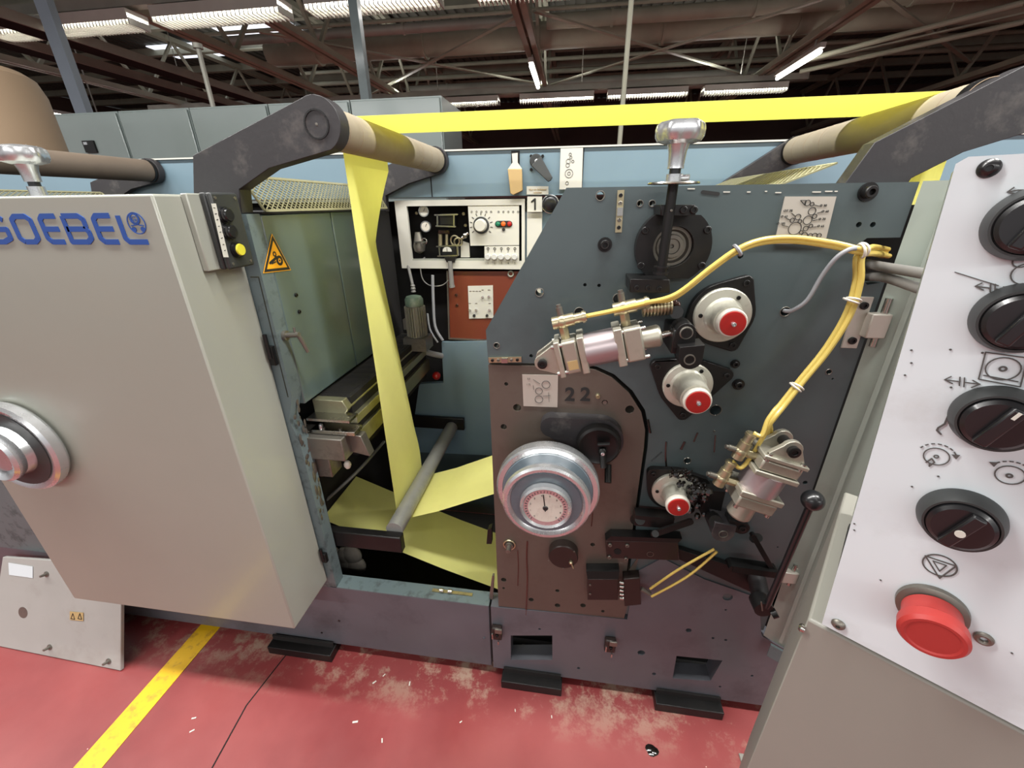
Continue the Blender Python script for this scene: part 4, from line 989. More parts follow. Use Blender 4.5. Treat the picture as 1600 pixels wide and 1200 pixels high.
# brown steel swing plate
xb = -.179
br = [at(x, y, -.002) for x, y in ((763, 570), (872, 573), (905, 573.5), (930, 578), (956, 590), (983, 614), (1002, 644), (1008, 672), (1006, 700))]
br += [V((br[-1].x, -.002, .52)), at(998, 870, -.002), at(975, 967, -.002), at(779, 947, -.002)]
bh = [((791, 600), .0045), ((808, 637), .0095), ((787, 667), .0075), ((984, 640), .0100), ((945, 629), .0065), ((787, 906), .008), ((787, 919), .004), ((830, 937), .0075), ((871, 923), .006), ((871, 946), .008), ((911, 946), .008), ((926, 851), .006), ((942, 955), .005)]
t = thing('swing_plate', 'brown oily steel plate with round right edge and stamped 22', 'steel plate', (0, .01, .3))
MB().prism(br, (0, .034, 0), [hpts(c, r, -.002) for c, r in bh]).build('plate', 'brown', t)
writing('2', at(890, 626, -.003), XR, ZU, .046, 'ink', 'numeral', t, bold=.0012); writing('2', at(914, 626, -.003), XR, ZU, .046, 'ink', 'numeral', t, bold=.0012)
bolt(at(934, 618, -.002), .005, t, 'brass', .008); MB().ycyl(at(945, 629).x, at(945, 629).z, -.001, .006, .005).build('plug', 'dull', t)
g = thing('diagram_plate', 'small silver plate with three linked circles beside the stamped 22', 'sign', at(845, 636, -.005))
MB().prism(F([(816, 585), (872, 586), (871, 636), (818, 634)], -.003), (0, -.0015, 0)).build('plate', 'sign', g)
mb = MB()
for px_, py_, r in ((853, 601, .009), (842, 611, .008), (842, 624, .009)): ring(mb, at(px_, py_, -.0052), (0, 1, 0), r, .0012, n=22)
for l in (((833, 593), (844, 600)), ((833, 602), (834, 609)), ((848, 619), (860, 618)), ((857, 613), (858, 628))): line(mb, F(l, -.0052), .0008, (0, 1, 0), joint=False)
mb.build('diagram', 'inkg', g)
for s_, px_, py_ in (('5.3', 826, 593), ('1 Tl.', 826, 602)): writing(s_, at(px_, py_, -.0052), XR, ZU, .0055, 'inkg', 'text', g)
# oil runs on the brown plate
mb = MB()
mb.tube(F([(824, 845), (823, 870), (824, 900), (823, 935), (822, 960)], -.002), .0025, 6); mb.tube(F([(809, 860), (810, 885), (809, 915)], -.002), .0016, 6); mb.tube(F([(925, 780), (926, 800), (924, 822)], -.002), .0014, 6)
mb.build('oil_run', 'rust', t)
# catches (spring clips) on plates
def clip(pts, lab, vert):
    a, b = at(*pts[0], -.001), at(*pts[1], -.001); c = (a+b)/2
    o = thing('spring_catch', lab, 'catch', c)
    d = (b-a); MB().obox(c+V((0, -.002, 0)), (d, (0, 1, 0), d.cross(V((0, 1, 0)))), (d.length/2, .002, .006)).build('strip', 'brass', o)
    MB().obox(c+V((0, -.007, 0)), (d, (0, 1, 0), d.cross(V((0, 1, 0)))), (.007, .004, .005)).build('clip', 'steel', o)
    for f in (.12, .3, .7, .88): bolt(a+d*f+V((0, -.004, 0)), .0035, o, 'black' if f in (.12, .88) else 'dull', .003)
clip(((970, 297), (966, 363)), 'upright brass spring catch near the top of the side plate', True)
clip(((764, 562), (815, 561)), 'level brass spring catch at the top left corner of the brown plate', False)

# hinges of the right door
for (px_, py_, lab) in ((1358, 505, 'upper light metal hinge joining side plate and grey-green door'), (1226, 893, 'lower light metal hinge at the bottom of the grey-green door')):
    q = at(px_, py_, -.001); f = 1 if py_ < 600 else .75
    o = thing('hinge', lab, 'hinge', q)
    w = .036*f; h = .05*f
    if py_ < 600:
        MB().box(q.x-w, q.x-.008, -.004, .0, q.z-h, q.z+h).build('leaf', 'sign', o, bevel=.001)
        for dz in (-.034, .034): bolt((q.x-w*.6, -.004, q.z+dz), .007, o, 'black', .005)
    MB().box(q.x-.012, q.x+.022, -.022, -.001, q.z-.024*f, q.z+.022*f).build('knuckle', 'sign', o, bevel=.002)
    MB().cyl((q.x+.012, -.012, q.z-.042*f), (q.x+.012, -.012, q.z+.05*f), .006*f, n=14).build('pin', 'steel', o)
    if py_ > 600: MB().cyl((q.x+.01, -.01, q.z+.03), (q.x+.05, -.022, q.z+.018), .0035, n=10).build('cotter', 'steel', o)

# ---- top bearing block, vertical spindle with star knob
t = thing('bearing_block', 'black bearing block with round bore behind the vertical spindle', 'bearing block', at(1053, 420, -.02))
c = at(1052, 386, -.024)
pts = [V((c.x+.067*cos(radians(a)), -.0005, c.z+.067*sin(radians(a)))) for a in list(range(-58, 59, 8))]
pts += [V((c.x-.067*cos(radians(a)), -.0005, c.z+.067*sin(radians(a)))) for a in list(range(58, -59, -8))]
hole = [V((c.x+.036*cos(2*pi*i/32), -.0005, c.z+.036*sin(2*pi*i/32))) for i in range(32)]
MB().prism(pts, (0, -.024, 0), [hole]).build('flange', 'black', t)
MB().lathe((c.x, -.001, c.z), (0, -1, 0), [(0, 0), (0, .035), (.012, .035), (.012, .030), (.006, .026), (.006, .022), (.014, .02), (.014, .014), (.010, .013), (.010, .004), (.004, .003), (.004, 0)], 32).build('bearing', 'dull', t)
for px_, py_ in ((1008, 360), (1105, 359), (1001, 415), (1096, 415)): bolt(at(px_, py_, -.0245), .0065, t, 'black', .005)
t = thing('adjusting_spindle', 'chrome star knob on a black upright spindle before the bearing block', 'adjusting knob', (.16, -.07, 1.30))
ks = -.072
kx, kz = at(1062, 212, ks).x, at(1062, 212, ks).z
lob = []
for i in range(72):
    a = 2*pi*i/72; r = .036*(1+.055*cos(6*a)); lob.append((a, r))
mb = MB(); prev = None
for dz, f in ((-.016, .55), (-.012, .88), (-.006, .98), (.004, 1.0), (.011, .95), (.015, .8), (.017, .4)):
    ringv = [mb.bm.verts.new((kx+r*f*cos(a), ks+r*f*sin(a), kz+.004+dz)) for a, r in lob]
    if prev:
        for i in range(72): mb.face([prev[i], prev[(i+1) % 72], ringv[(i+1) % 72], ringv[i]])
    else: mb.face(ringv)
    prev = ringv
mb.face(prev); mb.build('star_knob', 'chrome', t)
mb = MB().lathe((kx, ks, kz-.012), (0, 0, -1), [(0, 0), (0, .017), (.010, .014), (.030, .0125), (.034, .013), (.034, 0)], 24); mb.build('neck', 'chrome', t)
MB().cyl((kx, ks, kz-.046), (kx, ks, kz-.054), .009).build('washer', 'plastic', t)
MB().cyl((kx, ks, kz-.054), (kx, ks, kz-.066), .013).cyl((kx, ks, kz-.060), (kx+.022, ks-.008, kz-.060), .005).build('collar', 'chrome', t)
MB().lathe((kx, ks, kz-.066), (0, 0, -1), [(0, 0), (0, .040), (.002, .041), (.003, .040), (.003, 0)], 40).build('scale_disc', 'steel', t)
MB().cyl((kx, ks, kz-.069), (kx-.001, ks, 1.325), .0082).build('rod', 'black', t)
MB().lathe((kx-.001, ks, 1.337), (0, 0, -1), [(0, 0), (0, .0135), (.003, .0135), (.003, .011), (.010, .011), (.010, .0135), (.014, .0135), (.014, 0)], 20).build('lower_collar', 'black', t)
q = [at(1032, 320, -.07), at(1087, 320, -.07), at(1087, 337, -.07), at(1032, 337, -.07)]
MB().prism(q, (0, .069, 0)).build('upper_bracket', 'black', t, bevel=.0015)
for px_ in (1069, 1085): bolt(at(px_-1, 328, -.071), .006, t, 'black', .004)
bolt(at(1049, 329, -.083), .002, t, 'dull', .001)
q = [at(984, 436, -.07), at(1047, 437, -.07), at(1047, 458, -.07), at(984, 457, -.07)]
MB().prism(q, (0, .069, 0)).build('lower_bracket', 'black', t, bevel=.0015)
for px_, py_ in ((995, 450), (1013, 450), (1030, 452)): bolt(at(px_, py_, -.071), .005, t, 'black', .003)
# worm gear below
mb = MB(); a, b = at(1003, 482, -.05), at(1050, 478, -.05); mb.cyl(a, b, .011)
for i in range(9): p = a+(b-a)*(i+.5)/9; mb.lathe(p-(b-a).normalized()*.0015, (b-a), [(0, 0), (0, .0165), (.003, .0165), (.003, 0)], 20)
w = thing('worm_gear', 'small dull worm gear under the spindle behind the yellow hoses', 'worm gear', a)
mb.build('worm', 'brass', w); MB().cyl(at(1057, 488, -.06), at(1057, 488, -.02), .012).build('hub', 'black', w)
for k in range(3): MB().sphere(at(1050+4*k, 470+3*k, -.045), .007, 10).build('grease_blob', 'rust', w)

# ---- three cream bearing housings with red caps
def housing(cx, cz, dep, rf, rt_, rcap, lab, ears, greasy=False):
    t = thing('bearing_housing', lab, 'bearing housing', (cx, -.03, cz-rf), 'bearing housings with red caps')
    mb = MB(); pts = []
    hull = [V((cx+(rf+.009)*cos(radians(a)), -.0005, cz+(rf+.009)*sin(radians(a)))) for a in range(0, 360, 12)]
    for ang, rad in ears:
        hull += [V((cx+rad*cos(radians(ang))+.014*cos(radians(b)), -.0005, cz+rad*sin(radians(ang))+.014*sin(radians(b)))) for b in range(0, 360, 30)]
    P2 = sorted(set((round(p.x, 5), round(p.z, 5)) for p in hull)); 
    def half(P):
        o = []
        for p in P:
            while len(o) > 1 and (o[-1][0]-o[-2][0])*(p[1]-o[-2][1])-(o[-1][1]-o[-2][1])*(p[0]-o[-2][0]) <= 0: o.pop()
            o.append(p)
        return o[:-1]
    H = half(P2)+half(P2[::-1])
    MB().prism([V((x, -.0005, z)) for x, z in H], (0, -.014, 0)).build('backing_flange', 'black', t, bevel=.002)
    for ang, rad in ears: bolt((cx+rad*cos(radians(ang)), -.0145, cz+rad*sin(radians(ang))), .006, t, 'black', .004)
    MB().lathe((cx, -.0145, cz), (0, -1, 0), [(0, 0), (0, rf), (.006, rf), (.008, rf-.002), (.010, rt_+.006), (.014, rt_+.002), (dep-.016-.0145, rt_-.002), (dep-.014-.0145, 0)], 48).build('flange', 'whalum', t)
    MB().lathe((cx, -dep+.014, cz), (0, -1, 0), [(0, 0), (0, rcap*.93), (.003, rcap), (.011, rcap), (.014, rcap*.93), (.014, 0)], 40).build('cap_rim', 'rim', t)
    cp = MB().lathe((cx, -dep, cz), (0, -1, 0), [(0, 0), (0, rcap*.86), (.0025, rcap*.84), (.0035, rcap*.5), (.002, 0)], 36).build('red_cap', 'red', t)
    bolt((cx, -dep-.002, cz), .004, cp, 'chrome', .007, name='grease_nipple')
    for ang in (60, 180, 300): bolt((cx+(rf+rt_)*.5*cos(radians(ang)), -.0245, cz+(rf+rt_)*.5*sin(radians(ang))), .004, t, 'black', .002)
    if greasy:
        random.seed(11); mb = MB()
        for k in range(34):
            a = random.uniform(20, 100); r = random.uniform(.55, 1.5)*rf; mb.sphere((cx+r*cos(radians(a)), -.026-random.uniform(0, .03), cz+r*sin(radians(a))), random.uniform(.003, .008), 8)
        for k in range(12):
            a = random.uniform(60, 110); p = V((cx+rf*cos(radians(a)), -.03, cz+rf*sin(radians(a)))); mb.tube([p, p+V((random.uniform(-.012, .02), -.008, random.uniform(.008, .028))), p+V((random.uniform(-.02, .03), -.01, random.uniform(.0, .036)))], .0012, 5)
        mb.build('grease', 'grease', t)
housing(.2905, 1.238, .078, .053, .030, .0262, 'upper cream bearing housing with red cap beside the yellow hoses', ((62, .070), (-62, .068), (-150, .062)))
housing(.2495, 1.088, .100, .050, .031, .0265, 'middle cream bearing housing with red cap under the black clevis', ((150, .075), (18, .078), (-88, .072)))
housing(.2585, .815, .075, .048, .026, .0265, 'lower cream bearing housing with red cap and thick black grease', ((140, .064), (20, .07)), True)

# ---- pneumatic cylinders
def cylinder(A, B, yA, lab, sc, fit):
    t = thing('pneumatic_cylinder', lab, 'air cylinder', V((A.x, yA, A.z-.03)), 'air cylinders')
    d = (B-A).normalized(); n = V((0, -1, 0)); u = n.cross(d).normalized(); u = u if (u.z > 0) else -u
    L = (B-A).length
    def P(s, h=0, k=0): return A + d*(L*s) + u*h*sc + n*k*sc
    bx = lambda mb, s0, s1, h, k, hc=0, kc=0: mb.obox(P((s0+s1)/2, hc, kc), (d, u, n), (L*(s1-s0)/2, h*sc, k*sc))
    # clevis ears at the tail
    for k in (-.020, .014):
        mb = MB(); base = [P(.14, .034, k), P(.14, -.034, k)] + [A+n*k*sc + (u*sin(radians(a))*.016*sc - d*cos(radians(a))*.016*sc) for a in range(-80, 81, 20)]
        mb.prism(base, n*.009*sc).build('clevis_ear', 'cast', t, bevel=.001)
    MB().cyl(P(0, 0, -.022), P(0, 0, .028), .009*sc).build('clevis_pin', 'black', t); bolt(P(0, 0, .028), .0095*sc, t, 'black', .004)
    bx(MB(), .12, .165, .037, .030).build('tail_plate', 'cast', t, bevel=.002)
    bx(MB(), .175, .30, .033, .028).build('tail_cap', 'cast', t, bevel=.004)
    bx(MB(), .305, .36, .037, .031).build('tail_flange', 'cast', t, bevel=.002)
    MB().cyl(P(.355), P(.60), .033*sc, n=40).build('tube', 'lilac', t)
    bx(MB(), .59, .655, .037, .031).build('head_flange', 'cast', t, bevel=.002)
    bx(MB(), .66, .80, .033, .029).build('head_cap', 'cast', t, bevel=.004)
    for h in (.028, -.028):
        for k in (.024, -.02):
            MB().cyl(P(.10, h, k), P(.19, h, k), .0045*sc, n=12).build('tie_screw', 'steel', t); MB().cyl(P(.60, h, k), P(.83, h, k), .004*sc, n=12).build('tie_screw', 'steel', t)
    MB().lathe(P(.80), d, [(0, 0), (0, .020*sc), (.03*sc, .021*sc), (.034*sc, .018*sc), (.034*sc, 0)], 30).build('nose', 'cast', t)
    return t, P, d, u, n
A1, B1 = at(849, 561, -.075), at(1044, 521, -.075)
t, P, d, u, n = cylinder(A1, B1, -.075, 'silver air cylinder lying across the side plate with a bright rod', 1.0, 0)
MB().cyl(P(.93), P(1.12), .0065).build('piston_rod', 'steel', t)
MB().prism([P(.2, -.006, .0285), P(.28, -.006, .0285), P(.28, -.024, .0285), P(.2, -.024, .0285)], n*.0008).build('rating_plate', 'tape', t)
def fitting(base, d_, nrm, lab, parent_cat, s=1.0, out=None):
    f = thing('hose_fitting', lab, 'hose fitting', base)
    MB().cyl(base, base+nrm*.020*s, .0075*s, n=6).build('hex_base', 'brass', f, bevel=.0008)
    c = base+nrm*.026*s
    MB().cyl(c-d_*.014*s, c+d_*.018*s, .0095*s, n=18).sphere(c, .011*s, 12).build('body', 'brass', f)
    MB().cyl(c+d_*.018*s, c+d_*.036*s, .0075*s, n=18).cyl(c+d_*.030*s, c+d_*.034*s, .009*s, n=18).build('nut', 'brass', f)
    MB().cyl(c+nrm*.008*s, c+nrm*.022*s, .005*s, n=12).cyl(c+nrm*.022*s, c+nrm*.026*s, .0035*s, n=12).build('screw', 'dull', f)
    return c+d_*.036*s
e1 = fitting(P(.22, .033), d, u, 'left brass hose fitting standing on the lying air cylinder', 0, 1.3)
e2 = fitting(P(.70, .033), d, u, 'right brass hose fitting standing on the lying air cylinder', 0, 1.3)
# rod clevis and crank link on middle shaft
k = thing('clevis_link', 'black clevis and clamped crank linking cylinder rod to the middle shaft', 'crank link', at(1075, 590, -.1))
q1 = at(1072, 520, -.105); q2 = at(1080, 557, -.125)
MB().prism([q1+V((.017*cos(radians(a)), 0, .017*sin(radians(a)))) for a in range(0, 181, 15)] + [q1+V((-.017, 0, -.03)), q1+V((.019, 0, -.03))], (0, .045, 0)).build('clevis', 'black', k, bevel=.002)
MB().cyl(q1+V((0, -.006, 0)), q1+V((0, .05, 0)), .0085).build('pin', 'black', k); MB().torus(q1+V((0, -.002, 0)), (0, 1, 0), .010, .002).build('pin_ring', 'dull', k)
MB().cyl(P(1.02), P(1.13), .012).build('rod_nut', 'black', k)
MB().prism([q2+V((-.022, 0, .016)), q2+V((.020, 0, .022))] + [q2+V((.0205*cos(radians(a)), 0, .0205*sin(radians(a))-.004)) for a in range(0, -181, -15)], (0, .04, 0)).build('clamp', 'black', k, bevel=.002)
ring(MB(), q2+V((-.002, -.001, -.006)), (0, 1, 0), .009, .002, .002).build('clamp_ring', 'dull', k)
MB().box(q2.x-.03, q2.x+.0, -.1, -.015, q2.z-.005, q2.z+.04).build('arm', 'black', k, bevel=.003)
A2, B2 = at(1228, 692, -.085), at(1153, 803, -.085)
t2, P2_, d2, u2, n2 = cylinder(A2, B2, -.085, 'silver air cylinder standing steeply at the lower right of the side plate', 1.2, 0)
g1 = fitting(P2_(.24, 0)-(u2 if u2.x > 0 else -u2)*.036, -d2, -(u2 if u2.x > 0 else -u2), 'upper brass fitting on the steep air cylinder', 0, 1.25)
g2 = fitting(P2_(.62, 0)-(u2 if u2.x > 0 else -u2)*.040, -d2, -(u2 if u2.x > 0 else -u2), 'lower brass fitting on the steep air cylinder', 0, 1.25)
# ---- yellow hoses
def hoses(main, offs, lab, r=.0042, m='hose', spread=.005):
    for i, (ends, o) in enumerate(offs):
        pts = [V(p)+V((o[0]*spread, o[1]*spread, o[2]*spread)) for p in main]
        pts = ends[0] + pts + ends[1]
        tag(MB().tube(pts, r, 10, sub=8).build('air_hose', m), lab[i], 'air hose', 'yellow air hoses')
tie = at(1345, 392, -.045)
main1 = [at(1055, 462, -.085), at(1110, 420, -.08), at(1150, 392, -.07), at(1190, 377, -.055), at(1240, 374, -.045), at(1300, 382, -.04), tie, at(1362, 388, -.02), at(1385, 392, .06)]
hoses(main1, [(([e1, at(960, 485, -.088), at(1015, 472, -.088)], []), (0, 0, -.6)), (([e2, at(1010, 473, -.09)], []), (0, -.6, .6))], ('yellow air hose from the left fitting over to the slot, lower of the pair', 'yellow air hose from the right fitting over to the slot, upper of the pair'), .0043)
main2 = [at(1385, 400, .06), at(1360, 396, -.02), at(1343, 402, -.04), at(1341, 440, -.045), at(1326, 490, -.05), at(1293, 545, -.055), at(1255, 592, -.062), at(1225, 630, -.07), at(1205, 655, -.08)]
hoses(main2, [(([], [at(1190, 680, -.09), g1+V((.002, 0, 0))]), (-1, 0, 0)), (([], [at(1188, 690, -.08), at(1160, 730, -.09), g2]), (0, -1, 0)), (([], [at(1200, 670, -.06), at(1196, 720, -.05)]), (.9, 0, 0)), (([], [at(1205, 680, -.05), at(1204, 730, -.045)]), (0, .9, .6))],
      ('yellow hose of the hanging bundle, leftmost, ending in the upper fitting', 'yellow hose of the hanging bundle, frontmost, running to the lower fitting', 'yellow hose on the right of the hanging bundle', 'yellow hose at the back of the hanging bundle'), .0043, spread=.0052)
for q, lab, ax in ((at(1243, 605, -.062), 'pale cable tie around the hanging hose bundle', (.7, 0, 1)), (tie, 'pale knot of string tying the hoses at the slot', (1, 0, .3)), (at(1330, 470, -.05), 'thin clear tape on the hanging hose bundle', (.3, 0, 1))):
    tag(MB().torus(q, ax, .0115, .0022, 24, 6).torus(q+V((.003, 0, .002)), (ax[0], .3, ax[2]), .011, .002, 24, 6).build('cable_tie', 'rim'), lab, 'cable tie')
tag(MB().torus(at(1152, 391, -.07), (1, 0, .8), .0095, .003, 24, 6).build('cable_tie', 'ghose'), 'white clip around the two yellow hoses before the bend', 'cable tie')
tag(MB().tube([at(1350, 398, -.03), at(1335, 388, -.05), at(1310, 400, -.05), at(1285, 430, -.04), at(1262, 468, -.035), at(1240, 484, -.025), at(1228, 486, -.01), at(1222, 484, .03)], .0038, 10, sub=8).build('air_hose', 'ghose'), 'single grey hose running from the tie into a hole in the side plate', 'air hose')
for k_, (a, b, c_, lab) in enumerate((((1352, 412, .02), (1385, 418, -.02), (1445, 428, -.10), 'upper thick grey cable coming out of the slot to the console'), ((1350, 432, .02), (1385, 434, -.02), (1440, 452, -.10), 'lower thick grey cable coming out of the slot to the console'))):
    tag(MB().tube([at(*a), at(*b), at(*c_), at(c_[0]+30, c_[1]+8, -.16)], .0085, 12).build('power_cable', 'cable'), lab, 'cable')

# ---- eccentric shaft above the hand wheel, black knob and spindle below
t = thing('eccentric_arm', 'dark oily shaft end with a cast arm beside the hand wheel', 'shaft arm', at(905, 720, -.03))
c1 = at(935, 690, -.03); c0 = at(862, 668, -.03)
# outline: big boss right, small boss left
pts = [c1+V((.056*cos(radians(a)), 0, .056*sin(radians(a)))) for a in range(-100, 101, 10)] + [c0+V((.026*cos(radians(a)), 0, .026*sin(radians(a)))) for a in range(100, 261, 20)]
MB().prism(pts, (0, .028, 0)).build('arm', 'arm', t, bevel=.003)
MB().lathe(c1, (0, -1, 0), [(0, 0), (0, .048), (.004, .050), (.02, .048), (.024, .043), (.02, .036), (.02, 0)], 40).build('shaft_cap', 'black', t)
mb = MB(); h = c1+V((.008, -.03, -.006)); mb.cyl(h, h+V((.004, -.012, -.034)), .007).sphere(h, .010, 12).cyl(h+V((-.012, 0, .016)), h+V((.014, 0, .020)), .005); mb.build('grease_nipple', 'black', t)
bolt(h+V((0, -.01, 0)), .004, t, 'chrome', .003)
mb = MB(); q = at(950, 745, -.03); mb.cyl(q+V((0, .02, .02)), q+V((0, -.01, -.01)), .008); mb.build('lever_end', 'black', t)
q = at(880, 872, -.03)
t = thing('round_cover', 'dark round cap with a shiny nipple below the hand wheel', 'round cap', q+V((0, 0, -.03)))
MB().lathe((q.x, -.002, q.z), (0, -1, 0), [(0, 0), (0, .039), (.024, .039), (.027, .037), (.027, 0)], 40).build('cap', 'dbrown', t)
MB().sphere(at(892, 879, -.032), .0055, 10).cyl(at(892, 879, -.03), at(896, 888, -.034), .002).build('nipple', 'brass', t)
for px_, py_ in ((857, 876), (897, 862), (880, 888)): bolt(at(px_, py_, -.0295), .002, t, 'dull', .001)
q = at(796, 851, -.004)
t = thing('spindle_end', 'small shiny spindle end with split ring at lower left of the brown plate', 'spindle', q+V((0, 0, -.015)))
MB().torus((q.x, -.005, q.z), (0, 1, 0), .0155, .0022).build('ring', 'brass', t); MB().ycyl(q.x, q.z, -.003, -.012, .011).build('collar', 'dull', t); MB().ycyl(q.x, q.z, -.012, -.030, .0065).build('shaft', 'dull', t)

# ---- lower linkage
t = thing('lower_block', 'dark oily block with four bolts at the lower middle of the plate', 'machine block', at(980, 880, -.02))
MB().prism(F([(946, 845), (1060, 848), (1062, 876), (948, 872)], -.03), (0, .025, 0)).build('block', 'dbrown', t, bevel=.002)
MB().prism(F([(946, 845), (955, 838), (1066, 842), (1060, 848)], -.03), (0, .025, 0)).build('top_edge', 'black', t)
for px_, py_, r in ((953, 851, .005), (980, 852, .005), (952, 870, .005), (978, 873, .005)): bolt(at(px_, py_, -.0305), r, t, 'dull', .004)
q = at(965, 862, -.0306); MB().ycyl(q.x, q.z, -.0305, -.0315, .009).build('bore', 'dark', t)
ring(MB(), at(1016, 866, -.031), (0, 1, 0), .008, .001).build('pin_mark', 'dull', t)
t = thing('pawl_lever', 'dark flat pawl lever on a stub shaft above the lower block', 'lever', at(1040, 830, -.03))
MB().cyl(at(992, 812, -.01), at(1000, 812, -.05), .012).box(at(990, 808, -.03).x, at(1050, 808, -.03).x, -.05, -.02, at(1000, 822, -.05).z, at(1000, 806, -.05).z).build('stub', 'black', t)
line(MB(), [at(1022, 834, -.06), at(1078, 815, -.06)], .016, (0, 1, 0), .006).build('blade', 'black', t)
MB().cyl(at(1024, 834, -.03), at(1024, 834, -.072), .008).build('pivot', 'black', t)
t = thing('trip_block', 'dark valve block with bright screws at the lower right of the brown plate', 'valve block', at(945, 925, -.02))
MB().prism(F([(918, 905), (966, 905), (966, 938), (918, 938)], -.03), (0, .027, 0)).build('block', 'dbrown', t, bevel=.002)
MB().prism(F([(916, 893), (968, 893), (966, 905), (918, 905)], -.03), (0, .027, 0)).build('top', 'dark', t)
MB().prism(F([(974, 905), (1000, 903), (1002, 945), (976, 948)], -.03), (0, .027, 0)).build('side_block', 'dbrown', t, bevel=.002)
mb = MB()
for y_ in (910, 916, 922, 928, 934): mb.cyl(at(968, y_, -.035), at(974, y_+1, -.035), .0045, n=12)
mb.build('screw_row', 'steel', t, kind='stuff')
for px_, py_ in ((922, 914), (922, 928)): bolt(at(px_, py_, -.0305), .003, t, 'dull', .002)
MB().cyl(at(1002, 920, -.03), at(1016, 928, -.035), .006).build('outlet', 'brown', t)
for i, (a, b, c_) in enumerate((((1016, 920, -.04), (1060, 890, -.055), (1116, 858, -.06)), ((1018, 932, -.04), (1075, 900, -.055), (1120, 862, -.06)))):
    tag(MB().tube([at(*a), at(*b), at(*c_)], .0032, 8, sub=8).build('thin_hose', 'hose'), ('upper' if i == 0 else 'lower')+' of the two short yellow hoses at the bottom of the plate', 'air hose', 'short yellow hoses')
# lug mounts on the lower plate
for (px_, py_, lab) in ((777, 983, 'left dark lug bracket with bright pins on the lower plate'), (953, 1002, 'right dark lug bracket below the brown plate')):
    q = at(px_, py_, -.006); o = thing('lug_bracket', lab, 'bracket', q+V((0, 0, -.03)))
    MB().box(q.x-.016, q.x+.016, -.022, -.0045, q.z-.030, q.z+.022).build('body', 'dbrown', o, bevel=.004)
    MB().box(q.x-.004, q.x+.018, -.027, -.022, q.z+.008, q.z+.026).build('tab', 'dull', o, bevel=.001)
    bolt((q.x+.002, -.0225, q.z-.006), .005, o, 'black', .004)
    MB().cyl((q.x-.012, -.026, q.z-.018), (q.x-.012, -.026, q.z+.004), .0025).cyl((q.x+.006, -.026, q.z-.04), (q.x+.006, -.026, q.z-.026), .0025).build('pin', 'steel', o)
# clamp block under steep cylinder, oily crank, bracket, shaft and ball lever
t = thing('crank_block', 'purple-black oily crank block under the steep air cylinder', 'crank block', at(1135, 850, -.06))
q = at(1131, 830, -.085)
MB().prism([q+V((.024*cos(radians(a)), 0, .024*sin(radians(a))-.006)) for a in range(-180, 1, 15)] + [q+V((.024, 0, .016)), q+V((-.022, 0, .022))], (0, .06, 0)).build('crank', 'arm', t, bevel=.002)
ring(MB(), q+V((0, -.001, -.008)), (0, 1, 0), .009, .0014, .002).build('crank_pin', 'dull', t)
q = at(1160, 826, -.08)
MB().prism([q+V((.016*cos(radians(a)), 0, .016*sin(radians(a)))) for a in range(-120, 61, 15)] + [q+V((-.03, 0, .02)), q+V((-.03, 0, -.008))], (0, .03, 0)).build('link', 'black', t, bevel=.002)
bolt(q+V((0, -.001, 0)), .008, t, 'black', .003)
MB().cyl(at(1108, 800, -.02), at(1118, 815, -.08), .014).box(at(1100, 770, -.03).x, at(1130, 770, -.03).x, -.04, -.001, at(1100, 800, -.03).z, at(1100, 762, -.03).z).build('shaft', 'black', t)
q = at(1085, 780, -.03)
random.seed(21); mb = MB()
for k_ in range(16): mb.sphere(q+V((random.uniform(-.014, .03), random.uniform(-.02, .0), random.uniform(-.035, .04))), random.uniform(.005, .012), 8)
mb.build('grease', 'grease', t)
t = thing('lever_bracket', 'black welded triangular bracket beside the ball lever', 'bracket', at(1165, 880, -.05))
line(MB(), [at(1142, 882, -.05), at(1208, 891, -.06)], .018, (0, 1, 0), .03).build('shelf', 'black', t)
line(MB(), [at(1176, 836, -.05), at(1206, 888, -.06)], .011, (0, 1, 0), .012).build('strut', 'black', t)
MB().prism(F([(1042, 866), (1050, 855), (1190, 900), (1200, 912), (1182, 930)], -.02), (0, .015, 0)).build('base_plate', 'black', t, bevel=.002)
MB().cyl(at(1178, 842, -.01), at(1184, 840, -.05), .010).build('pin', 'black', t)
MB().cyl(at(1180, 895, -.01), at(1193, 950, -.075), .021).build('tube', 'arm', t)
t = thing('ball_lever', 'black hand lever with a shiny black ball knob leaning at right', 'lever', at(1196, 955, -.1))
b0 = at(1198, 948, -.10); b1 = at(1266, 790, -.12)
MB().cyl(b0, b1, .0072, n=18).build('rod', 'plastic', t); MB().sphere(at(1270, 782, -.122), .0205, 32).build('ball_knob', 'plastic', t)
q = at(1192, 950, -.098); MB().ycyl(q.x, q.z, -.104, -.070, .021).build('clamp', 'black', t)
MB().cyl(q+V((.02, -.004, -.012)), q+V((.03, -.004, -.005)), .011).build('clamp_screw', 'black', t)
line(MB(), [q+V((-.004, -.007, .0)), q+V((-.012, -.007, .026))], .003, (0, 1, 0), .002).build('clamp_slot', 'dull', t)

# second star knob, on the neighbouring unit behind the cover
t = thing('adjusting_spindle', 'clear-looking chrome star knob above the pale cover at far left', 'adjusting knob', (-1.0, -.06, 1.47))
ks = -.10; kx, kz = at(36, 246, ks).x, at(36, 246, ks).z
mb = MB(); prev = None
for dz, f in ((-.016, .55), (-.012, .88), (-.006, .98), (.004, 1.0), (.011, .95), (.015, .8), (.017, .4)):
    rv = [mb.bm.verts.new((kx+r*f*cos(a), ks+r*f*sin(a), kz+.004+dz)) for a, r in lob]
    if prev:
        for i in range(72): mb.face([prev[i], prev[(i+1) % 72], rv[(i+1) % 72], rv[i]])
    else: mb.face(rv)
    prev = rv
mb.face(prev); mb.build('star_knob', 'chrome', t)
MB().lathe((kx, ks, kz-.012), (0, 0, -1), [(0, 0), (0, .017), (.010, .014), (.030, .0125), (.030, 0)], 24).build('neck', 'chrome', t)
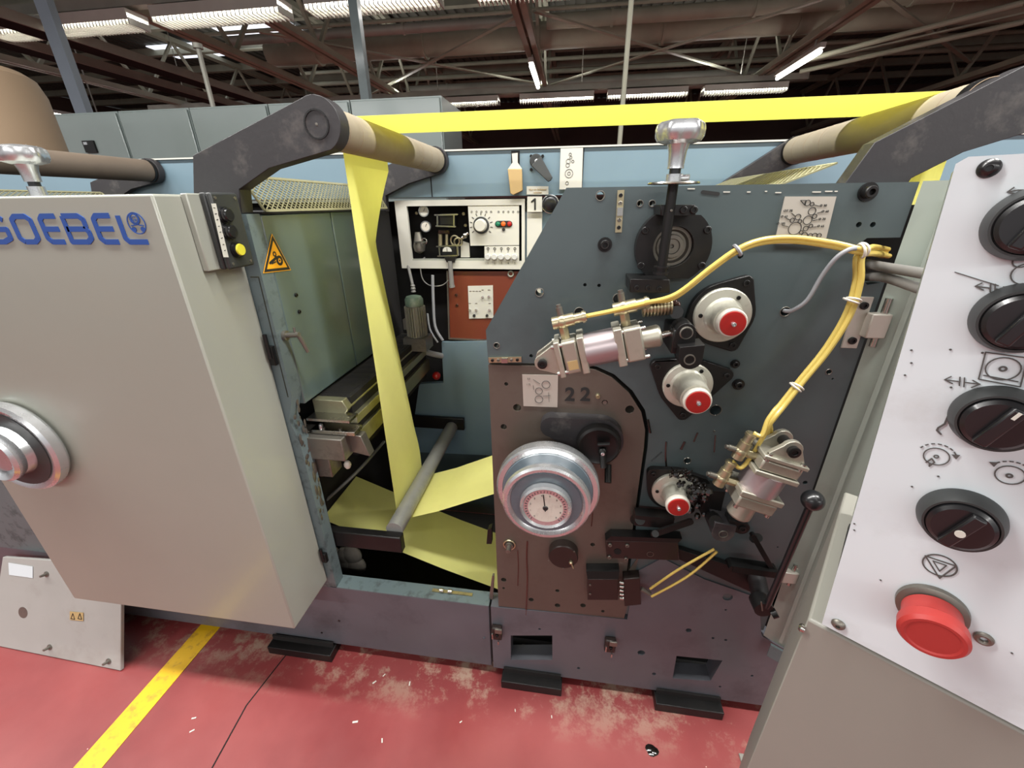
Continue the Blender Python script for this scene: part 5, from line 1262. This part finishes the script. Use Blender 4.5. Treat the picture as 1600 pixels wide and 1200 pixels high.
MB().cyl((kx, ks, kz-.042), (kx, ks, kz-.050), .009).build('washer', 'plastic', t)
MB().cyl((kx, ks, kz-.050), (kx, ks, 1.4635), .013).build('collar', 'chrome', t)

# ================================================================== RIGHT DOOR AND CONSOLE
UD = V((.822, -.570, 0)).normalized(); ND = V((UD.y, -UD.x, 0))   # ND points towards the aisle
C0 = V((RX+.002, -.004, 0))
t = thing('grey_green_door', 'open grey-green door hinged at the right edge of the side plate', 'machine door', C0+V((0, 0, .30)))
dz0 = .345
a = C0; b = C0+UD*.62
MB().prism([V((a.x, a.y, dz0)), V((b.x, b.y, dz0-.02)), V((b.x, b.y, 1.468)), V((a.x, a.y, 1.468))], -ND*.018).build('leaf', 'door', t)
fx = a+UD*.035
MB().prism([V((fx.x, fx.y, dz0+.02)), V((fx.x, fx.y, 1.44))]+[V(((fx+ND*.012).x, (fx+ND*.012).y, 1.44)), V(((fx+ND*.012).x, (fx+ND*.012).y, dz0+.02))], UD*.008).build('fold', 'door', t)
D0 = .45
def aC(x, y, off=0):
    d_ = ray(x, y); nn = -ND; tt = (D0-off)/d_.dot(nn); return CAM+d_*tt
con = thing('control_console', 'white-fronted control console in the right foreground with black knobs', 'control console', aC(1283, 976))
TL, BL_ = aC(1494, 246), aC(1284, 975)
def S(s, z): return CAM*1 + (-ND)*D0 + UD*s + V((0, 0, z-CAM.z))
sTL, sBL = (TL-CAM).dot(UD), (BL_-CAM).dot(UD)
zT, zB = TL.z, BL_.z
poly = [S(sBL, zB), S(.25, zB), S(.25, zT), S(sTL+.006, zT), S(sTL+.001, zT-.004)]
MB().prism(poly, -ND*.003).build('front_panel', 'white', con)
def back(p, k): return p - ND*k
MB().prism([S(sBL+.003, zB+.003)-ND*.0035, S(.25, zB+.003)-ND*.0035, S(.25, zT-.001)-ND*.0035, S(sTL+.004, zT-.001)-ND*.0035], -ND*.24).build('case', 'door', con)
MB().prism([S(sBL-.012, zB-.006)-ND*.004, S(.25, zB-.006)-ND*.004, S(.25, .32)-ND*.004, S(sBL-.012, .32)-ND*.004], -ND*.30).build('lower_box', 'tan', con, bevel=.003)
MB().prism([S(sBL+.002, zB-.005)-ND*.006, S(.245, zB-.005)-ND*.006, S(.245, zB+.002)-ND*.006, S(sBL+.002, zB+.002)-ND*.006], -ND*.2).build('gap', 'ink', con)
def con_screw(x, y, r, m):
    q = aC(x, y)
    MB().lathe(q, ND, [(0, 0), (0, r), (r*.2, r), (r*.6, r*.7), (r*.75, r*.35), (r*.75, r*.33), (r*.35, r*.3), (r*.35, 0)], 32).build('dome_screw', m, con)
con_screw(1545, 263, .0060, 'plastic'); con_screw(1310, 975, .0062, 'dull')
q = aC(1262, 990); MB().lathe(q-ND*.006+V((-.004, 0, 0)), V((-UD.x, -UD.y, 0)), [(0, 0), (0, .004), (.004, .005), (.006, .003), (.006, 0)], 20).build('side_screw', 'steel', con)
def black_knob(x, y, R, patch, lab):
    q = aC(x, y)
    k = thing('rotary_knob', lab, 'knob', q, 'black console knobs')
    MB().lathe(q+ND*.0005, ND, [(0, 0), (0, R), (.004, R*.99), (.012, R*.90), (.0145, R*.86), (.0145, R*.80), (.012, R*.78), (.012, 0)], 56).build('bezel', 'bplast', k)
    MB().lathe(q+ND*.0128, ND, [(0, 0), (0, R*.77), (.004, R*.76), (.006, R*.66), (.006, 0)], 48).build('disc', 'plastic', k)
    c = q+ND*.0215; dd = (ZU*.94+UD*.34).normalized(); ee = dd.cross(ND).normalized()
    MB().obox(c, (dd, ee, ND), (R*.66, R*.17, .003)).build('grip_bar', 'plastic', k, bevel=.0015)
    if patch: MB().lathe(c+ND*.0031-dd*R*.05+ee*0, ND, [(0, 0), (0, R*.12), (.0006, R*.12), (.0006, 0)], 16).build('white_mark', 'signw', k)
    else: MB().obox(c+dd*R*.50+ND*.0032, (dd, ee, ND), (R*.12, R*.04, .0003)).build('white_mark', 'signw', k)
black_knob(1612, 350, .0235, False, 'topmost black console knob cut by the right edge')
black_knob(1592, 497, .0245, False, 'second black console knob, under the arrow symbols')
black_knob(1556, 652, .0255, False, 'third black console knob, below the boxed roller symbol')
black_knob(1500, 808, .0265, True, 'lowest black console knob with a round white mark')
q = aC(1455, 950)
k = thing('emergency_button', 'red mushroom emergency button on the white console', 'emergency stop button', q)
MB().lathe(q+ND*.0005, ND, [(0, 0), (0, .0245), (.004, .024), (.006, .020), (.006, 0)], 48).build('collar', 'dull', k)
ax = (ND-ZU*.10+UD*.06).normalized()
MB().lathe(q+ND*.0065, ax, [(0, 0), (0, .0200), (.014, .0205), (.017, .0230), (.026, .0230), (.029, .0205), (.029, .018), (.028, .0165), (.0285, 0)], 56).build('mushroom', 'estop', k)
q = aC(1537, 997); MB().torus(q+ND*.001, ND, .0042, .0022, 28, 8).build('ring_screw', 'dull', con)
# printed symbols
IN = MB(); o_ = ND*.0006
def A_(x, y): return aC(x, y)+o_
def ln(p, w=.0008, j=True): line(IN, [A_(*q) for q in p], w, ND, .0004, j)
def arrows(x, y):
    ln([(x-27, y-2), (x-3, y+1)]); ln([(x-17, y-7), (x-27, y-2), (x-15, y+4)]); ln([(x-3, y-6), (x-4, y+7)])
    ln([(x+4, y-5), (x+3, y+9)]); ln([(x+4, y+2), (x+28, y+5)]); ln([(x+17, y-1), (x+28, y+5), (x+15, y+10)])
arrows(1551, 449); arrows(1503, 595)
ln([(1574, 300), (1590, 297), (1600, 297)]); ln([(1584, 293), (1574, 300), (1588, 303)])
ln([(1492, 425), (1530, 437), (1560, 446)], .0006)
def rg(x, y, R, w=.0008, n=24): ring(IN, A_(x, y), ND, R, w, .0004, n)
ln([(1540, 550), (1606, 559), (1594, 604), (1529, 592), (1540, 550)]); rg(1567, 576, .0085); rg(1567, 576, .0016, .0012); ln([(1537, 586), (1590, 596)])
rg(1463, 713, .0076); rg(1463, 713, .0013); rg(1578, 742, .0076); rg(1577, 743, .0014, .0012)
def dash(x, y, R, a0, a1, tipdir):
    c = A_(x, y); n_ = 7
    for i in range(n_):
        s0, s1 = radians(a0+(a1-a0)*i/n_), radians(a0+(a1-a0)*(i+.6)/n_)
        line(IN, [c+(UD*cos(s0)+ZU*sin(s0))*R, c+(UD*cos(s1)+ZU*sin(s1))*R], .0009, ND, .0004, False)
    e_ = radians(a1 if tipdir > 0 else a0); tp = c+(UD*cos(e_)+ZU*sin(e_))*R
    IN.prism([tp+ZU*.002+UD*.0015, tp-ZU*.0025+UD*.0005, tp-UD*.003+ZU*.0005], ND*.0004)
dash(1463, 713, .0115, 160, 25, 1); dash(1578, 742, .0115, 30, 150, 1)
ln([(1447, 722), (1456, 716), (1460, 722), (1452, 728)], .001); ln([(1452, 728), (1453, 724)], .001)
rg(1468, 883, .0105, .0011, 32)
ln([(1446, 868), (1494, 884), (1468, 903), (1446, 868)], .0010); ln([(1458, 876), (1479, 883), (1468, 892), (1458, 876)], .0008)
ln([(1482, 648), (1476, 662), (1466, 668), (1464, 672), (1470, 678)], .0013)
rg(1596, 408, .004); rg(1604, 428, .007)
for px_, py_ in ((1545, 341), (1424, 547), (1424, 567), (1485, 546), (1535, 551), (1486, 605), (1466, 744), (1376, 906), (1414, 586), (1335, 828), (1335, 818), (1581, 1020), (1425, 760)):
    IN.lathe(A_(px_, py_)-ND*.0003, ND, [(0, 0), (0, .0008), (.0004, .0008), (.0004, 0)], 10)
IN.build('printed_symbols', 'inkg', con)
# sheet bits low right
t = thing('sheet_bracket', 'pale sheet-metal bracket on the floor at the foot of the console', 'bracket', atz(1160, 1180, .002))
q = atz(1150, 1165, .001)
MB().box(q.x-.0, q.x+.12, q.y-.16, q.y-.155, .0005, .05).build('upright', 'tan', t, bevel=.001)
MB().box(q.x+.0, q.x+.12, q.y-.155, q.y-.02, .0005, .006).build('foot', 'tan', t)
MB().cyl((q.x+.03, q.y-.08, .006), (q.x+.09, q.y-.03, .03), .012).build('roller', 'dull', t)
t = MB().prism([V((RX+.01, -.03, .30)), V((RX+.05, -.055, .30)), V((RX+.05, -.055, .345)), V((RX+.01, -.03, .345))], (.003, .006, 0)); tag(t.build('door_gusset', 'strip'), 'small grey gusset plate under the grey-green door corner', 'gusset')
